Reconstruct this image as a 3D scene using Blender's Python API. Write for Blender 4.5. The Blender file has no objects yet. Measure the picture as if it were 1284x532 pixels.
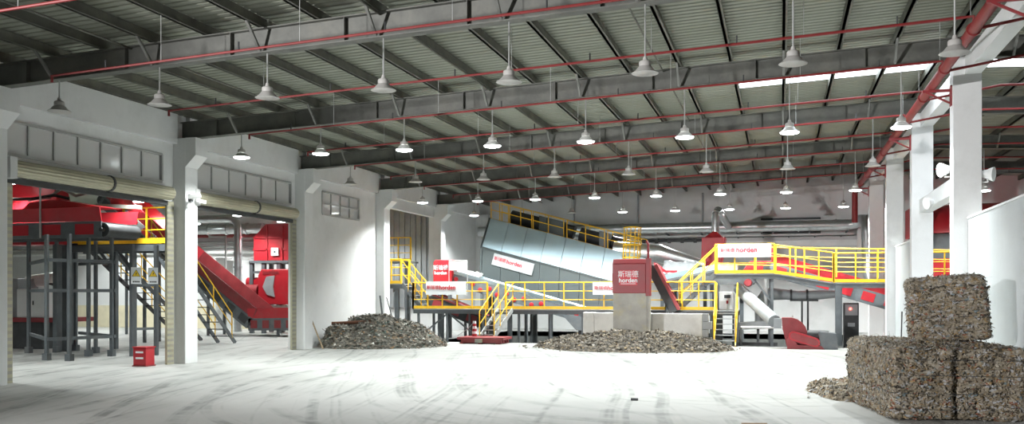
import bpy, bmesh, math, random
from mathutils import Vector, Matrix
from math import sin, cos, pi, radians as R

# ------------------------------------------------------------------ camera, world, exposure
SC = bpy.context.scene
COL = SC.collection
F_PX, YAW, HOR, CAMZ = 1170.66, 0.2806, 366.68, 2.0
cam = bpy.data.cameras.new('camera')
cam.sensor_width = 36.0
cam.lens = 36.0 * F_PX / 1284.0
cam.shift_y = (HOR - 266.0) / 1284.0
cam.clip_end = 300
cam_ob = bpy.data.objects.new('camera', cam)
cam_ob.location = (0, 0, CAMZ)
cam_ob.rotation_euler = (pi / 2, 0, YAW)
COL.objects.link(cam_ob)
SC.camera = cam_ob

world = bpy.data.worlds.new('overcast_sky')
SC.world = world
world.use_nodes = True
bg = world.node_tree.nodes['Background']
bg.inputs[0].default_value = (0.90, 0.96, 1.0, 1)
bg.inputs[1].default_value = 4.0

SC.view_settings.view_transform = 'Standard'
SC.view_settings.look = 'None'
SC.view_settings.gamma = 1.0
SC.view_settings.use_curve_mapping = False
SC.view_settings.exposure = 1.05

LAMP_W = 700.0          # one lit high-bay lamp of the main hall
FLOOD_W = 13000.0       # floodlight high on the left wall behind the camera
SIDE_LAMP_W = 520.0     # lamps of the side halls
BACK_FILL_W = 70.0     # unseen lamps behind the camera, added to fill the foreground with light

# ------------------------------------------------------------------ measuring helpers (true positions in metres)
CY, SY = cos(YAW), sin(YAW)
VPX = 642 + F_PX * math.tan(YAW)
FC = F_PX / CY
def x_at(px, Y):                      # X of a sight line at depth Y
    a = (px - VPX) / FC
    return a * (CY * Y / (1 + SY * a))
def y_at(px, X):                      # Y where a sight line meets the plane X
    t = FC * X / (px - VPX)
    return (t + X * SY) / CY
def z_at(py, X, Y):
    return CAMZ + (HOR - py) * (-X * SY + Y * CY) / F_PX

# ------------------------------------------------------------------ materials
MATS = {}
def mat(name, col, rough=0.55, metal=0.0, var=0.12, scale=2.0, bump=0.0, bscale=40.0,
        dirt=None, dirt_amt=0.0, dirt_scale=1.2, spec=0.5):
    m = bpy.data.materials.new(name); m.use_nodes = True
    nt = m.node_tree; N = nt.nodes; L = nt.links
    b = N['Principled BSDF']
    b.inputs['Roughness'].default_value = rough
    b.inputs['Metallic'].default_value = metal
    b.inputs['Specular IOR Level'].default_value = spec
    tc = N.new('ShaderNodeTexCoord')
    no = N.new('ShaderNodeTexNoise'); no.inputs['Scale'].default_value = scale
    no.inputs['Detail'].default_value = 5; no.inputs['Roughness'].default_value = .6
    L.new(tc.outputs['Object'], no.inputs['Vector'])
    mr = N.new('ShaderNodeMapRange')
    mr.inputs['From Min'].default_value = .3; mr.inputs['From Max'].default_value = .7
    mr.inputs['To Min'].default_value = 1 - var; mr.inputs['To Max'].default_value = 1 + var
    L.new(no.outputs['Fac'], mr.inputs['Value'])
    mx = N.new('ShaderNodeVectorMath'); mx.operation = 'SCALE'
    mx.inputs[0].default_value = col
    L.new(mr.outputs[0], mx.inputs['Scale'])
    out = mx.outputs[0]
    if dirt is not None:
        n2 = N.new('ShaderNodeTexNoise'); n2.inputs['Scale'].default_value = dirt_scale
        n2.inputs['Detail'].default_value = 7; n2.inputs['Roughness'].default_value = .7
        L.new(tc.outputs['Object'], n2.inputs['Vector'])
        r2 = N.new('ShaderNodeMapRange')
        r2.inputs['From Min'].default_value = .5; r2.inputs['From Max'].default_value = .68
        r2.inputs['To Max'].default_value = dirt_amt
        L.new(n2.outputs['Fac'], r2.inputs['Value'])
        mc = N.new('ShaderNodeMix'); mc.data_type = 'RGBA'
        L.new(r2.outputs[0], mc.inputs['Factor']); L.new(out, mc.inputs['A'])
        mc.inputs['B'].default_value = (*dirt, 1)
        out = mc.outputs['Result']
    L.new(out, b.inputs['Base Color'])
    if bump > 0:
        n3 = N.new('ShaderNodeTexNoise'); n3.inputs['Scale'].default_value = bscale
        n3.inputs['Detail'].default_value = 4
        L.new(tc.outputs['Object'], n3.inputs['Vector'])
        bp = N.new('ShaderNodeBump'); bp.inputs['Strength'].default_value = bump
        bp.inputs['Distance'].default_value = .02
        L.new(n3.outputs['Fac'], bp.inputs['Height']); L.new(bp.outputs[0], b.inputs['Normal'])
    MATS[name] = m
    return m

mat('white_paint', (.72, .73, .73), .7, var=.04, scale=.8, dirt=(.50, .50, .48), dirt_amt=.35, dirt_scale=.5, bump=.15, bscale=25)
mat('grey_wall', (.56, .57, .57), .75, var=.06, scale=.6, dirt=(.42, .42, .41), dirt_amt=.4, dirt_scale=.35)
mat('dado', (.72, .66, .48), .7, var=.08)
mat('roof_sheet', (.25, .262, .215), .55, var=.08, scale=.7, dirt=(.20, .21, .15), dirt_amt=.5, dirt_scale=.6)
mat('roof_steel', (.125, .128, .115), .6, var=.22, scale=2.5, dirt=(.20, .195, .165), dirt_amt=.6, dirt_scale=1.1)
mat('purlin_steel', (.11, .11, .092), .6, var=.25, scale=2.0, dirt=(.20, .195, .14), dirt_amt=.5, dirt_scale=1.5)
mat('light_steel', (.42, .43, .42), .5, .3, var=.1)
mat('brace_steel', (.17, .172, .16), .5, .1, var=.15)
mat('fire_red', (.21, .016, .016), .55, var=.12, scale=3)
mat('hood_red', (.27, .012, .019), .45, var=.12, scale=1.5, dirt=(.22, .04, .04), dirt_amt=.5, dirt_scale=1.3)
mat('machine_red', (.43, .017, .027), .38, var=.12, scale=1.5, dirt=(.34, .06, .06), dirt_amt=.5, dirt_scale=1.3)
mat('dark_red', (.26, .03, .035), .5, var=.2, scale=2.5, dirt=(.14, .07, .06), dirt_amt=.5)
mat('yellow_paint', (.86, .52, .02), .45, var=.08, scale=4)
mat('steel_grey', (.115, .13, .14), .5, .1, var=.15, scale=3, dirt=(.20, .19, .18), dirt_amt=.4)
mat('mid_grey', (.30, .32, .33), .5, .1, var=.12, scale=2)
mat('dark_grey', (.045, .048, .05), .6, var=.25, scale=3)
mat('black_rubber', (.025, .025, .026), .7, var=.3, scale=5)
mat('panel_grey_shaded', (.075, .09, .092), .42, .1, var=.06, scale=1.2)  # shade on the trommel flank is put into this darker grey
mat('panel_blue_lit', (.52, .68, .77), .32, .15, var=.06, scale=1.0)  # lamp light on the trommel roof panels is put into this paler blue
mat('galvanised', (.55, .57, .58), .30, .85, var=.12, scale=4)
mat('dull_steel', (.32, .31, .275), .5, .15, var=.18, scale=2, dirt=(.40, .34, .17), dirt_amt=.7, dirt_scale=1.5)
mat('white_enamel', (.80, .81, .80), .35, var=.04)
mat('lamp_grey', (.48, .47, .45), .45, .0, var=.06)
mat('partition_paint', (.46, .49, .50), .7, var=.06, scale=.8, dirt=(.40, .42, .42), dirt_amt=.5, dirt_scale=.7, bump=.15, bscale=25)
mat('concrete_white', (.74, .74, .72), .8, var=.08, scale=1.5, dirt=(.45, .43, .40), dirt_amt=.5, dirt_scale=.9, bump=.3, bscale=20)
mat('pit_dark', (.10, .105, .10), .85, var=.2, scale=2)
mat('shutter_tan', (.42, .40, .29), .45, .2, var=.1, scale=2)
mat('sign_white', (.78, .81, .83), .4, var=.02)
mat('sign_grey', (.36, .38, .39), .4, var=.03)
mat('sign_red', (.62, .03, .05), .5, var=.03)
mat('warning_yellow', (.90, .62, .02), .5, var=.03)
mat('sign_black', (.02, .02, .02), .5, var=.03)
mat('cloth_white', (.74, .74, .70), .8, var=.1, scale=6)
mat('wood', (.36, .27, .17), .7, var=.25, scale=6)
mat('rust_brown', (.22, .09, .05), .7, var=.3, scale=4)

def emission(name, col, s):
    m = bpy.data.materials.new(name); m.use_nodes = True
    b = m.node_tree.nodes['Principled BSDF']
    b.inputs['Base Color'].default_value = (.8, .8, .8, 1)
    b.inputs['Emission Color'].default_value = (*col, 1)
    b.inputs['Emission Strength'].default_value = s
    MATS[name] = m
emission('lamp_glow', (.93, 1.0, .99), 9.0)
emission('red_indicator', (1, .05, .03), 4.0)

def glass(name, tint, mixv, rough):
    m = bpy.data.materials.new(name); m.use_nodes = True
    nt = m.node_tree; N = nt.nodes; L = nt.links
    b = N['Principled BSDF']; b.inputs['Base Color'].default_value = (*tint, 1)
    b.inputs['Roughness'].default_value = rough
    t = N.new('ShaderNodeBsdfTransparent'); mx = N.new('ShaderNodeMixShader')
    mx.inputs[0].default_value = mixv
    L.new(t.outputs[0], mx.inputs[1]); L.new(b.outputs[0], mx.inputs[2])
    L.new(mx.outputs[0], N['Material Output'].inputs[0])
    MATS[name] = m
glass('dusty_glass', (.74, .75, .75), .72, .15)
glass('mesh_guard', (.45, .46, .45), .5, .5)

def skylight_mat():
    m = bpy.data.materials.new('skylight_sheet'); m.use_nodes = True
    nt = m.node_tree; N = nt.nodes; L = nt.links
    t = N.new('ShaderNodeBsdfTransparent'); t.inputs[0].default_value = (.9, .93, .95, 1)
    d = N.new('ShaderNodeBsdfTranslucent'); d.inputs[0].default_value = (.85, .88, .9, 1)
    mx = N.new('ShaderNodeMixShader'); mx.inputs[0].default_value = .5
    L.new(t.outputs[0], mx.inputs[1]); L.new(d.outputs[0], mx.inputs[2])
    L.new(mx.outputs[0], N['Material Output'].inputs[0]); MATS['skylight_sheet'] = m
skylight_mat()

def floor_mat():
    m = bpy.data.materials.new('concrete_floor'); m.use_nodes = True
    nt = m.node_tree; N = nt.nodes; L = nt.links
    b = N['Principled BSDF']; b.inputs['Roughness'].default_value = .55
    tc = N.new('ShaderNodeTexCoord')
    def noise(scale, det, vec=None, dist=0):
        n = N.new('ShaderNodeTexNoise'); n.inputs['Scale'].default_value = scale
        n.inputs['Detail'].default_value = det; n.inputs['Roughness'].default_value = .62
        n.inputs['Distortion'].default_value = dist
        L.new(vec or tc.outputs['Object'], n.inputs['Vector']); return n.outputs['Fac']
    def rng(v, a, c, x, y):
        r = N.new('ShaderNodeMapRange'); L.new(v, r.inputs['Value'])
        for k, q in zip(('From Min', 'From Max', 'To Min', 'To Max'), (a, c, x, y)): r.inputs[k].default_value = q
        return r.outputs[0]
    def mul(a, c):
        q = N.new('ShaderNodeMath'); q.operation = 'MULTIPLY'; L.new(a, q.inputs[0]); L.new(c, q.inputs[1]); return q.outputs[0]
    def mixc(f, a, bcol):
        q = N.new('ShaderNodeMix'); q.data_type = 'RGBA'; L.new(f, q.inputs['Factor'])
        L.new(a, q.inputs['A']); q.inputs['B'].default_value = (*bcol, 1); return q.outputs['Result']
    base = N.new('ShaderNodeMix'); base.data_type = 'RGBA'
    L.new(rng(noise(.22, 6), .35, .65, 0, 1), base.inputs['Factor'])
    base.inputs['A'].default_value = (.345, .348, .335, 1); base.inputs['B'].default_value = (.44, .443, .425, 1)
    out = base.outputs['Result']
    # tyre marks: thin arcs around several turning centres, broken up by noise
    for cx, cy_, fr, seed, off in ((60, 30, 1.5, 1, 3.1), (-80, 4, 1.5, 5, 17.7), (45, 44, 1.6, 9, 41.3), (-1, 20.5, 1.9, 13, 77.7)):
        sb = N.new('ShaderNodeVectorMath'); sb.operation = 'SUBTRACT'; sb.inputs[1].default_value = (cx, cy_, 0)
        L.new(tc.outputs['Object'], sb.inputs[0])
        wob = N.new('ShaderNodeTexNoise'); wob.inputs['Scale'].default_value = .12; wob.inputs['Detail'].default_value = 1
        L.new(tc.outputs['Object'], wob.inputs['Vector'])
        ln = N.new('ShaderNodeVectorMath'); ln.operation = 'LENGTH'; L.new(sb.outputs[0], ln.inputs[0])
        ma = N.new('ShaderNodeMath'); ma.operation = 'MULTIPLY_ADD'; ma.inputs[1].default_value = .9
        L.new(wob.outputs['Fac'], ma.inputs[0]); L.new(ln.outputs['Value'], ma.inputs[2])
        n1 = N.new('ShaderNodeTexNoise'); n1.noise_dimensions = '1D'; n1.inputs['Scale'].default_value = fr
        n1.inputs['Detail'].default_value = 3.0; n1.inputs['Roughness'].default_value = .75
        m2 = N.new('ShaderNodeMath'); m2.operation = 'ADD'; m2.inputs[1].default_value = off
        L.new(ma.outputs[0], m2.inputs[0]); L.new(m2.outputs[0], n1.inputs['W'])
        mp2 = N.new('ShaderNodeMapping'); mp2.inputs['Location'].default_value = (seed * 7.1, seed * 3.3, 0)
        L.new(tc.outputs['Object'], mp2.inputs['Vector'])
        msk = rng(noise(.17, 3, mp2.outputs[0]), .44, .55, 0, 1)
        brk = rng(noise(1.3, 5, mp2.outputs[0]), .38, .60, .05, .7)
        f = mul(mul(rng(n1.outputs['Fac'], .55, .66, 0, 1), msk), brk)
        out = mixc(f, out, (.10, .11, .10))
    out = mixc(rng(noise(.45, 8, None, 1.0), .58, .75, 0, .35), out, (.30, .30, .27))
    out = mixc(rng(noise(9, 6), .66, .74, 0, .5), out, (.25, .24, .21))
    L.new(out, b.inputs['Base Color'])
    bp = N.new('ShaderNodeBump'); bp.inputs['Strength'].default_value = .12; bp.inputs['Distance'].default_value = .01
    L.new(noise(14, 5), bp.inputs['Height']); L.new(bp.outputs[0], b.inputs['Normal'])
    MATS['concrete_floor'] = m
floor_mat()

# ------------------------------------------------------------------ mesh builder
OFF = {}
class MB:
    def __init__(s): s.v = []; s.f = []
    def add(s, vs, fs):
        o = len(s.v); s.v += [tuple(p) for p in vs]; s.f += [tuple(i + o for i in f) for f in fs]; return s
    def box(s, x0, x1, y0, y1, z0, z1):
        x0, x1 = sorted((x0, x1)); y0, y1 = sorted((y0, y1)); z0, z1 = sorted((z0, z1))
        return s.add([(x0,y0,z0),(x1,y0,z0),(x1,y1,z0),(x0,y1,z0),(x0,y0,z1),(x1,y0,z1),(x1,y1,z1),(x0,y1,z1)],
                     [(0,3,2,1),(4,5,6,7),(0,1,5,4),(1,2,6,5),(2,3,7,6),(3,0,4,7)])
    def bar(s, p, q, w, h, up=(0, 0, 1)):
        p, q = Vector(p), Vector(q); d = (q - p).normalized(); up = Vector(up)
        if abs(d.dot(up)) > .98: up = Vector((0, 1, 0))
        sd = d.cross(up).normalized() * (w / 2); u = sd.cross(d).normalized() * (h / 2)
        vs = [p-sd-u, p+sd-u, p+sd+u, p-sd+u, q-sd-u, q+sd-u, q+sd+u, q-sd+u]
        return s.add(vs, [(0,1,2,3),(7,6,5,4),(0,4,5,1),(1,5,6,2),(2,6,7,3),(3,7,4,0)])
    def tube(s, pts, r, n=8):
        pts = [Vector(p) for p in pts]; rr = r if isinstance(r, (list, tuple)) else [r] * len(pts)
        prev = None; rings = []
        for i, p in enumerate(pts):
            if i == 0: d = pts[1] - p
            elif i == len(pts) - 1: d = p - pts[-2]
            else: d = (pts[i+1] - p).normalized() + (p - pts[i-1]).normalized()
            d.normalize()
            if prev is None:
                a = Vector((0, 0, 1)) if abs(d.z) < .9 else Vector((1, 0, 0))
                u = d.cross(a).normalized()
            else:
                u = (prev - d * prev.dot(d)).normalized()
            prev = u; w = d.cross(u)
            k = 1.0
            if 0 < i < len(pts) - 1:
                c_ = max(.5, (pts[i+1] - p).normalized().dot(d)); k = 1 / c_
            rings.append([p + (u * cos(2*pi*j/n) + w * sin(2*pi*j/n)) * rr[i] for j in range(n)])
        vs = [v for ring in rings for v in ring]; fs = []
        for i in range(len(pts) - 1):
            for j in range(n):
                a = i*n + j; b = i*n + (j+1) % n; fs.append((a, b, b + n, a + n))
        fs.append(tuple(reversed(range(n)))); fs.append(tuple(range((len(pts)-1)*n, len(pts)*n)))
        return s.add(vs, fs)
    def lathe(s, prof, c=(0, 0, 0), axis=(0, 0, 1), n=16):
        ax = Vector(axis).normalized(); a = Vector((1, 0, 0)) if abs(ax.x) < .9 else Vector((0, 1, 0))
        u = ax.cross(a).normalized(); w = ax.cross(u); c = Vector(c)
        vs = []; fs = []
        for (r, z) in prof:
            r = max(r, .0005)
            vs += [c + ax*z + (u*cos(2*pi*j/n) + w*sin(2*pi*j/n))*r for j in range(n)]
        for i in range(len(prof) - 1):
            for j in range(n):
                p = i*n + j; q = i*n + (j+1) % n; fs.append((p, q, q+n, p+n))
        fs.append(tuple(reversed(range(n)))); fs.append(tuple(range((len(prof)-1)*n, len(prof)*n)))
        return s.add(vs, fs)
    def prism(s, poly, vec):
        n = len(poly); vec = Vector(vec); p = [Vector(q) for q in poly]
        vs = p + [q + vec for q in p]
        fs = [tuple(range(n)), tuple(reversed(range(n, 2*n)))]
        fs += [(i, i+n, (i+1) % n + n, (i+1) % n) for i in range(n)]
        return s.add(vs, fs)
    def build(s, name, m, parent=None, smooth=False, bevel=0, loc=None):
        me = bpy.data.meshes.new(name)
        if parent is not None: o0 = OFF.get(parent.name, Vector())
        elif loc is not None: o0 = Vector(loc)
        else:
            xs = [v[0] for v in s.v]; ys = [v[1] for v in s.v]; zs = [v[2] for v in s.v]
            o0 = Vector(((min(xs)+max(xs))/2, (min(ys)+max(ys))/2, min(zs)))
        me.from_pydata([(v[0]-o0.x, v[1]-o0.y, v[2]-o0.z) for v in s.v], [], s.f)
        bm = bmesh.new(); bm.from_mesh(me); bmesh.ops.recalc_face_normals(bm, faces=bm.faces); bm.to_mesh(me); bm.free()
        if smooth:
            me.shade_smooth(); me.set_sharp_from_angle(angle=R(38))
        me.materials.append(MATS[m] if isinstance(m, str) else m)
        ob = bpy.data.objects.new(name, me); COL.objects.link(ob)
        if parent is not None: ob.parent = parent
        else: ob.location = o0
        OFF[ob.name] = o0
        if bevel:
            bv = ob.modifiers.new('bevel', 'BEVEL'); bv.width = bevel; bv.segments = 2; bv.limit_method = 'ANGLE'
        return ob

def tag(o, label, cat, group=None, kind=None):
    o['label'] = label; o['category'] = cat
    if group: o['group'] = group
    if kind: o['kind'] = kind
    return o
def thing(name, label, cat, loc, group=None):
    o = bpy.data.objects.new(name, None); o.empty_display_size = .2
    COL.objects.link(o); o.location = loc; OFF[o.name] = Vector(loc)
    return tag(o, label, cat, group)
def structure(o, label=None):
    o['kind'] = 'structure'
    if label: o['label'] = label
    return o
def copy_tree(o, parent=None):
    c = o.copy(); COL.objects.link(c); c.parent = parent
    for ch in o.children: copy_tree(ch, c)
    return c
def text_mesh(name, body, size, m, parent, origin, xdir, zdir, spacing=1.0, depth=.004):
    cu = bpy.data.curves.new('lettering', 'FONT'); cu.body = body; cu.size = size; cu.space_character = spacing
    cu.extrude = depth; cu.offset = size * .02 if body.isascii() else 0; cu.align_x = 'CENTER'; cu.align_y = 'CENTER'; cu.resolution_u = 3
    tmp = bpy.data.objects.new('lettering', cu); COL.objects.link(tmp)
    bpy.context.view_layer.update()
    me = bpy.data.meshes.new_from_object(tmp.evaluated_get(bpy.context.evaluated_depsgraph_get()))
    bpy.data.objects.remove(tmp); bpy.data.curves.remove(cu)
    x = Vector(xdir).normalized(); z = Vector(zdir).normalized(); y = z.cross(x)   # y: into the panel... text normal = x cross z
    nrm = x.cross(z)
    mtx = Matrix(((x.x, z.x, nrm.x, origin[0]), (x.y, z.y, nrm.y, origin[1]), (x.z, z.z, nrm.z, origin[2]), (0, 0, 0, 1)))
    me.transform(mtx)
    o0 = OFF.get(parent.name, Vector()); me.transform(Matrix.Translation(-o0))
    me.materials.clear(); me.materials.append(MATS[m])
    ob = bpy.data.objects.new(name, me); COL.objects.link(ob); ob.parent = parent; OFF[ob.name] = o0
    return ob
# ------------------------------------------------------------------ hall geometry
Y0, BAY, CW = 22.488, 6.795, 0.573
XL, XR = -15.96, 3.647
XW = -16.35                       # face of the left wall
YB = Y0 + 4 * BAY                 # back wall face 49.67
def cy(k): return Y0 + k * BAY    # near face of column k
def zb(X):                        # underside of the rafters
    r = 3.94
    return 6.316 + .0448 * ((X if X < r else 2 * r - X) - XL)
PIT = (-13.6, 3.2, 35.4, 46.4)    # sunken machine pit
XS0, XS1 = -46.0, 22.0

# floor with the pit left open
fl = MB()
x0, x1, y0, y1 = PIT
for a in ((XS0, x0, -13, 56), (x1, XS1, -13, 56), (x0, x1, -13, y0), (x0, x1, y1, 56)):
    fl.box(a[0], a[1], a[2], a[3], -.25, 0)
structure(fl.build('floor', 'concrete_floor', loc=(0, 0, 0)), 'pale concrete hall floor with dark tyre marks')
p = MB()
p.box(x0-.2, x0, y0-.2, y1+.2, -1.3, -.002).box(x1, x1+.2, y0-.2, y1+.2, -1.3, -.002)
p.box(x0, x1, y0-.2, y0, -1.3, -.002).box(x0, x1, y1, y1+.2, -1.3, -.002).box(x0, x1, y0, y1, -1.3, -1.1)
structure(p.build('floor_pit', 'pit_dark'), 'dark sunken machine pit below the platforms')

# left wall with the door and window openings
w = MB(); wx0 = XW - .25
def wl(ya, yb, za, zc): w.box(wx0, XW, ya, yb, za, zc)
wl(-13, 16.27, 0, 7.05)
WIN = {1: (16.5, 21.98, 5.06, 5.79), 2: (23.45, 29.0, 5.06, 5.79), 3: (31.3, 34.45, 4.92, 5.75)}
for n, (a, b, dz) in {1: (16.27, 22.49, 4.5), 2: (23.06, 29.28, 4.5)}.items():
    ya, yb, za, zc = WIN[n]
    wl(a, b, dz, za); wl(a, b, zc, 7.05); wl(a, ya, za, zc); wl(yb, b, za, zc)
wl(22.49, 23.06, 0, 7.1); wl(29.28, 29.86, 0, 7.05)
ya, yb, za, zc = WIN[3]
wl(29.86, 36.07, 0, za); wl(29.86, 36.07, zc, 7.05); wl(29.86, ya, za, zc); wl(yb, 36.07, za, zc)
wl(36.07, 36.65, 0, 7.05); wl(36.65, 42.87, 5.68, 7.05); wl(42.87, YB + .3, 0, 7.05)
structure(w.build('wall_left', 'white_paint', loc=(0, 0, 0)), 'white painted left wall with two big doorways')
# ring beam along the top of the left wall
for k in range(-2, 4):
    b = MB().box(XW, XW + .14, cy(k) + CW, cy(k+1), 6.15, 7.0)
    structure(b.build('trim_%d' % (k + 3), 'white_paint'), 'white concrete ring beam at the top of the left wall')

wb = MB().box(XS0, XS1, YB, YB + .3, 0, 8.0)
structure(wb.build('wall_back', 'grey_wall', loc=(0, 0, 0)), 'pale grey back wall of the hall')
structure(MB().box(XS0, XS1, -13.3, -13, 0, 8).build('wall_front', 'grey_wall', loc=(0, 0, 0)))
structure(MB().box(XS1, XS1 + .3, -13, 56, 0, 8).build('wall_right', 'grey_wall', loc=(0, 0, 0)))
structure(MB().box(XS0 - .3, XS0, -13, 56, 0, 8).build('wall_far_left', 'grey_wall', loc=(0, 0, 0)))
YS = 45.0
sw = structure(MB().box(XS0, wx0 - .02, YS, YS + .25, 0, 7.2).build('wall_side_hall', 'white_paint', loc=(0, 0, 0)), 'white back wall of the side hall with yellowish dado')
MB().box(XS0, -20.0, YS - .03, YS, 0, 1.25).build('dado', 'dado', sw)
# ribbed steel cladding seen through the far opening
cl = structure(MB().box(-20.4, wx0 - .05, YS - .12, YS - .05, 1.2, 6.9).build('wall_cladding', 'mid_grey'), 'ribbed grey steel cladding behind the far opening')
for i in range(12):
    MB().box(-20.3 + i*.3, -20.2 + i*.3, YS - .18, YS - .12, 1.2, 6.9).build('rib', 'mid_grey', cl)

# windows above the doors
def window(n, cols, rows):
    ya, yb, za, zc = WIN[n]
    fr = MB()
    fr.box(wx0, XW + .03, ya, yb, za - .05, za + .02).box(wx0, XW + .03, ya, yb, zc - .03, zc + .03)
    fr.box(wx0, XW + .03, ya - .03, ya + .03, za, zc).box(wx0, XW + .03, yb - .03, yb + .03, za, zc)
    o = structure(fr.build('window_%d' % n, 'light_steel'), 'row of dusty panes high in the left wall')
    for i in range(1, cols):
        y = ya + (yb - ya) * i / cols
        MB().box(XW - .09, XW - .01, y - .025, y + .025, za, zc).build('mullion', 'light_steel', o)
    for j in range(1, rows):
        z = za + (zc - za) * j / rows
        MB().box(XW - .09, XW - .01, ya, yb, z - .025, z + .025).build('transom', 'light_steel', o)
    for i in range(cols):
        for j in range(rows):
            a = ya + (yb - ya) * i / cols; b = ya + (yb - ya) * (i + 1) / cols
            c = za + (zc - za) * j / rows; d = za + (zc - za) * (j + 1) / rows
            MB().box(XW - .06, XW - .05, a + .02, b - .02, c + .02, d - .02).build('pane', 'dusty_glass', o)
window(1, 7, 1); window(2, 6, 1); window(3, 4, 2)

# left columns with corbels
ordl = ['nearest', 'second', 'third', 'fourth', 'fifth', 'sixth', 'seventh', 'eighth']
for k in range(-2, 5):
    y = cy(k)
    if k == 4: y = YB - .3
    c = thing('concrete_column', 'white concrete column on the left wall, ' + {
        -2: 'out of sight beside the camera', -1: 'at the left picture edge', 0: 'between the two roller doors',
        1: 'between second roller door and scrap heap', 2: 'beyond the scrap heap with leaning bars',
        3: 'behind the walkway stair', 4: 'in the far corner'}[k], 'column', (XL - .3, y + CW/2, 0))
    MB().box(wx0 + .0, XL, y, y + CW, 0, zb(XL) - .01).build('shaft', 'white_paint', c, bevel=.012)
    MB().prism([(XL, y + .0, 5.5), (XL + .33, y + .0, 5.82), (XL + .33, y, zb(XL) - .005), (XL, y, zb(XL) - .005)], (0, CW, 0)).build('corbel', 'white_paint', c)

# right colonnade
RCN = {-2: 'out of sight beside the camera', -1: 'just outside the right picture edge', 0: 'right behind the bales', 1: 'brightly lit, second from the bales',
       2: 'third from the bales', 3: 'fourth from the bales, beside bent duct', 4: 'against the back wall'}
for k in range(-2, 5):
    y = cy(k) if k < 4 else YB - .45
    c = thing('concrete_column', 'tall white square column of the right row, ' + RCN[k], 'column', (XR + .29, y + .2, 0))
    MB().box(XR, XR + .58, y, y + .42, 0, 7.2).build('shaft', 'white_paint', c, bevel=.012)
for k in range(-3, 4):
    ya, yb = cy(k) + .42, cy(k+1)
    b = MB().box(XR + .24, XR + .56, ya, yb, 6.8, 7.2).build('concrete_beam', 'white_paint')
    tag(b, 'white concrete ridge beam of the right row, ' + {-3: 'behind the camera', -2: 'directly overhead', -1: 'leading into the near lamp', 0: 'from bale column to bright column',
        1: 'beyond the bright column', 2: 'fourth along the row', 3: 'ending at the back wall'}[k], 'beam')
b = MB().box(XR + .2, XR + .5, cy(0) + .42, cy(1), 4.3, 4.68).build('concrete_beam', 'white_paint')
tag(b, 'lower white tie beam between the two nearest right columns', 'beam')
for k, lab in ((-1, 'white partition wall behind the bales'), (1, 'white partition wall between second and third right column')):
    yb = cy(k+1) + .001
    q = structure(MB().box(XR + .3, XR + .5, cy(k) + .42, yb, 0, 3.62).build('wall_partition_%d' % (1 if k < 0 else 2), 'partition_paint'), lab)
    MB().box(XR + .28, XR + .52, cy(k) + .42, yb, 3.62, 3.66).build('coping', 'white_paint', q)

# ------------------------------------------------------------------ roof
ceil = bpy.data.objects.new('ceiling', None); COL.objects.link(ceil); OFF['ceiling'] = Vector()
structure(ceil, 'ribbed grey-green metal roof sheeting on purlins')
RX = 3.94
PITCH, NR = .22, 4
def sheet(ya, n, xa, xb, m, name):
    s = MB(); prof = []
    for i in range(n):
        y = ya + i * PITCH
        prof += [(y, 0), (y + .13, 0), (y + .155, .022), (y + .195, .022)]
    prof.append((ya + n*PITCH, 0))
    vs = []; fs = []
    for (y, dz) in prof:
        for x in (xa, xb): vs.append((x, y, zb(x) + .70 + dz))
    for i in range(len(prof) - 1): fs.append((2*i, 2*i+1, 2*i+3, 2*i+2))
    s.add(vs, fs); return s.build(name, m, ceil)
y = -1.45
while y < YB + .2:
    sky = 24.0 < y + .4 < 26.5
    if sky:
        sheet(y, NR, -16.7, -1.1, 'roof_sheet', 'roof_sheet')
        sheet(y, NR, -1.1, RX, 'skylight_sheet', 'skylight_sheet')
        sheet(y, NR, RX, 9.0, 'skylight_sheet', 'skylight_sheet')
        sheet(y, NR, 9.0, XS1 + .2, 'roof_sheet', 'roof_sheet')
    else:
        sheet(y, NR, -16.7, RX, 'roof_sheet', 'roof_sheet')
        sheet(y, NR, RX, XS1 + .2, 'roof_sheet', 'roof_sheet')
    y += NR * PITCH
MB().box(-16.7, XS1 + .2, -13.2, -1.4, 7.2, 7.3).build('roof_sheet', 'roof_sheet', ceil)
MB().box(-16.7, XS1 + .2, -13.2, -1.4, 7.3, 8.3).build('roof_sheet', 'roof_sheet', ceil)
# roof above the side hall
MB().box(XS0 - .2, -16.5, -13.2, 56, 7.0, 7.15).build('side_roof', 'roof_sheet', ceil)
for i in range(24):
    X = -15.635 + i * 1.207
    if X > 15: break
    z = zb(X) + .48
    q = MB().box(X - .03, X + .03, -1.4, YB, z, z + .2).box(X - .03, X + .07, -1, YB, z, z + .02)
    q.build('purlin', 'purlin_steel', ceil)
for X in (-7.15, -2.75, -12.6):
    MB().tube([(X, -1, zb(X) + .45), (X, YB, zb(X) + .45)], .022, 6).build('conduit', 'purlin_steel', ceil)
MB().box(RX - .2, RX + .2, -1, YB, zb(RX) + .70, zb(RX) + .74).build('ridge_cap', 'roof_sheet', ceil)

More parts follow.
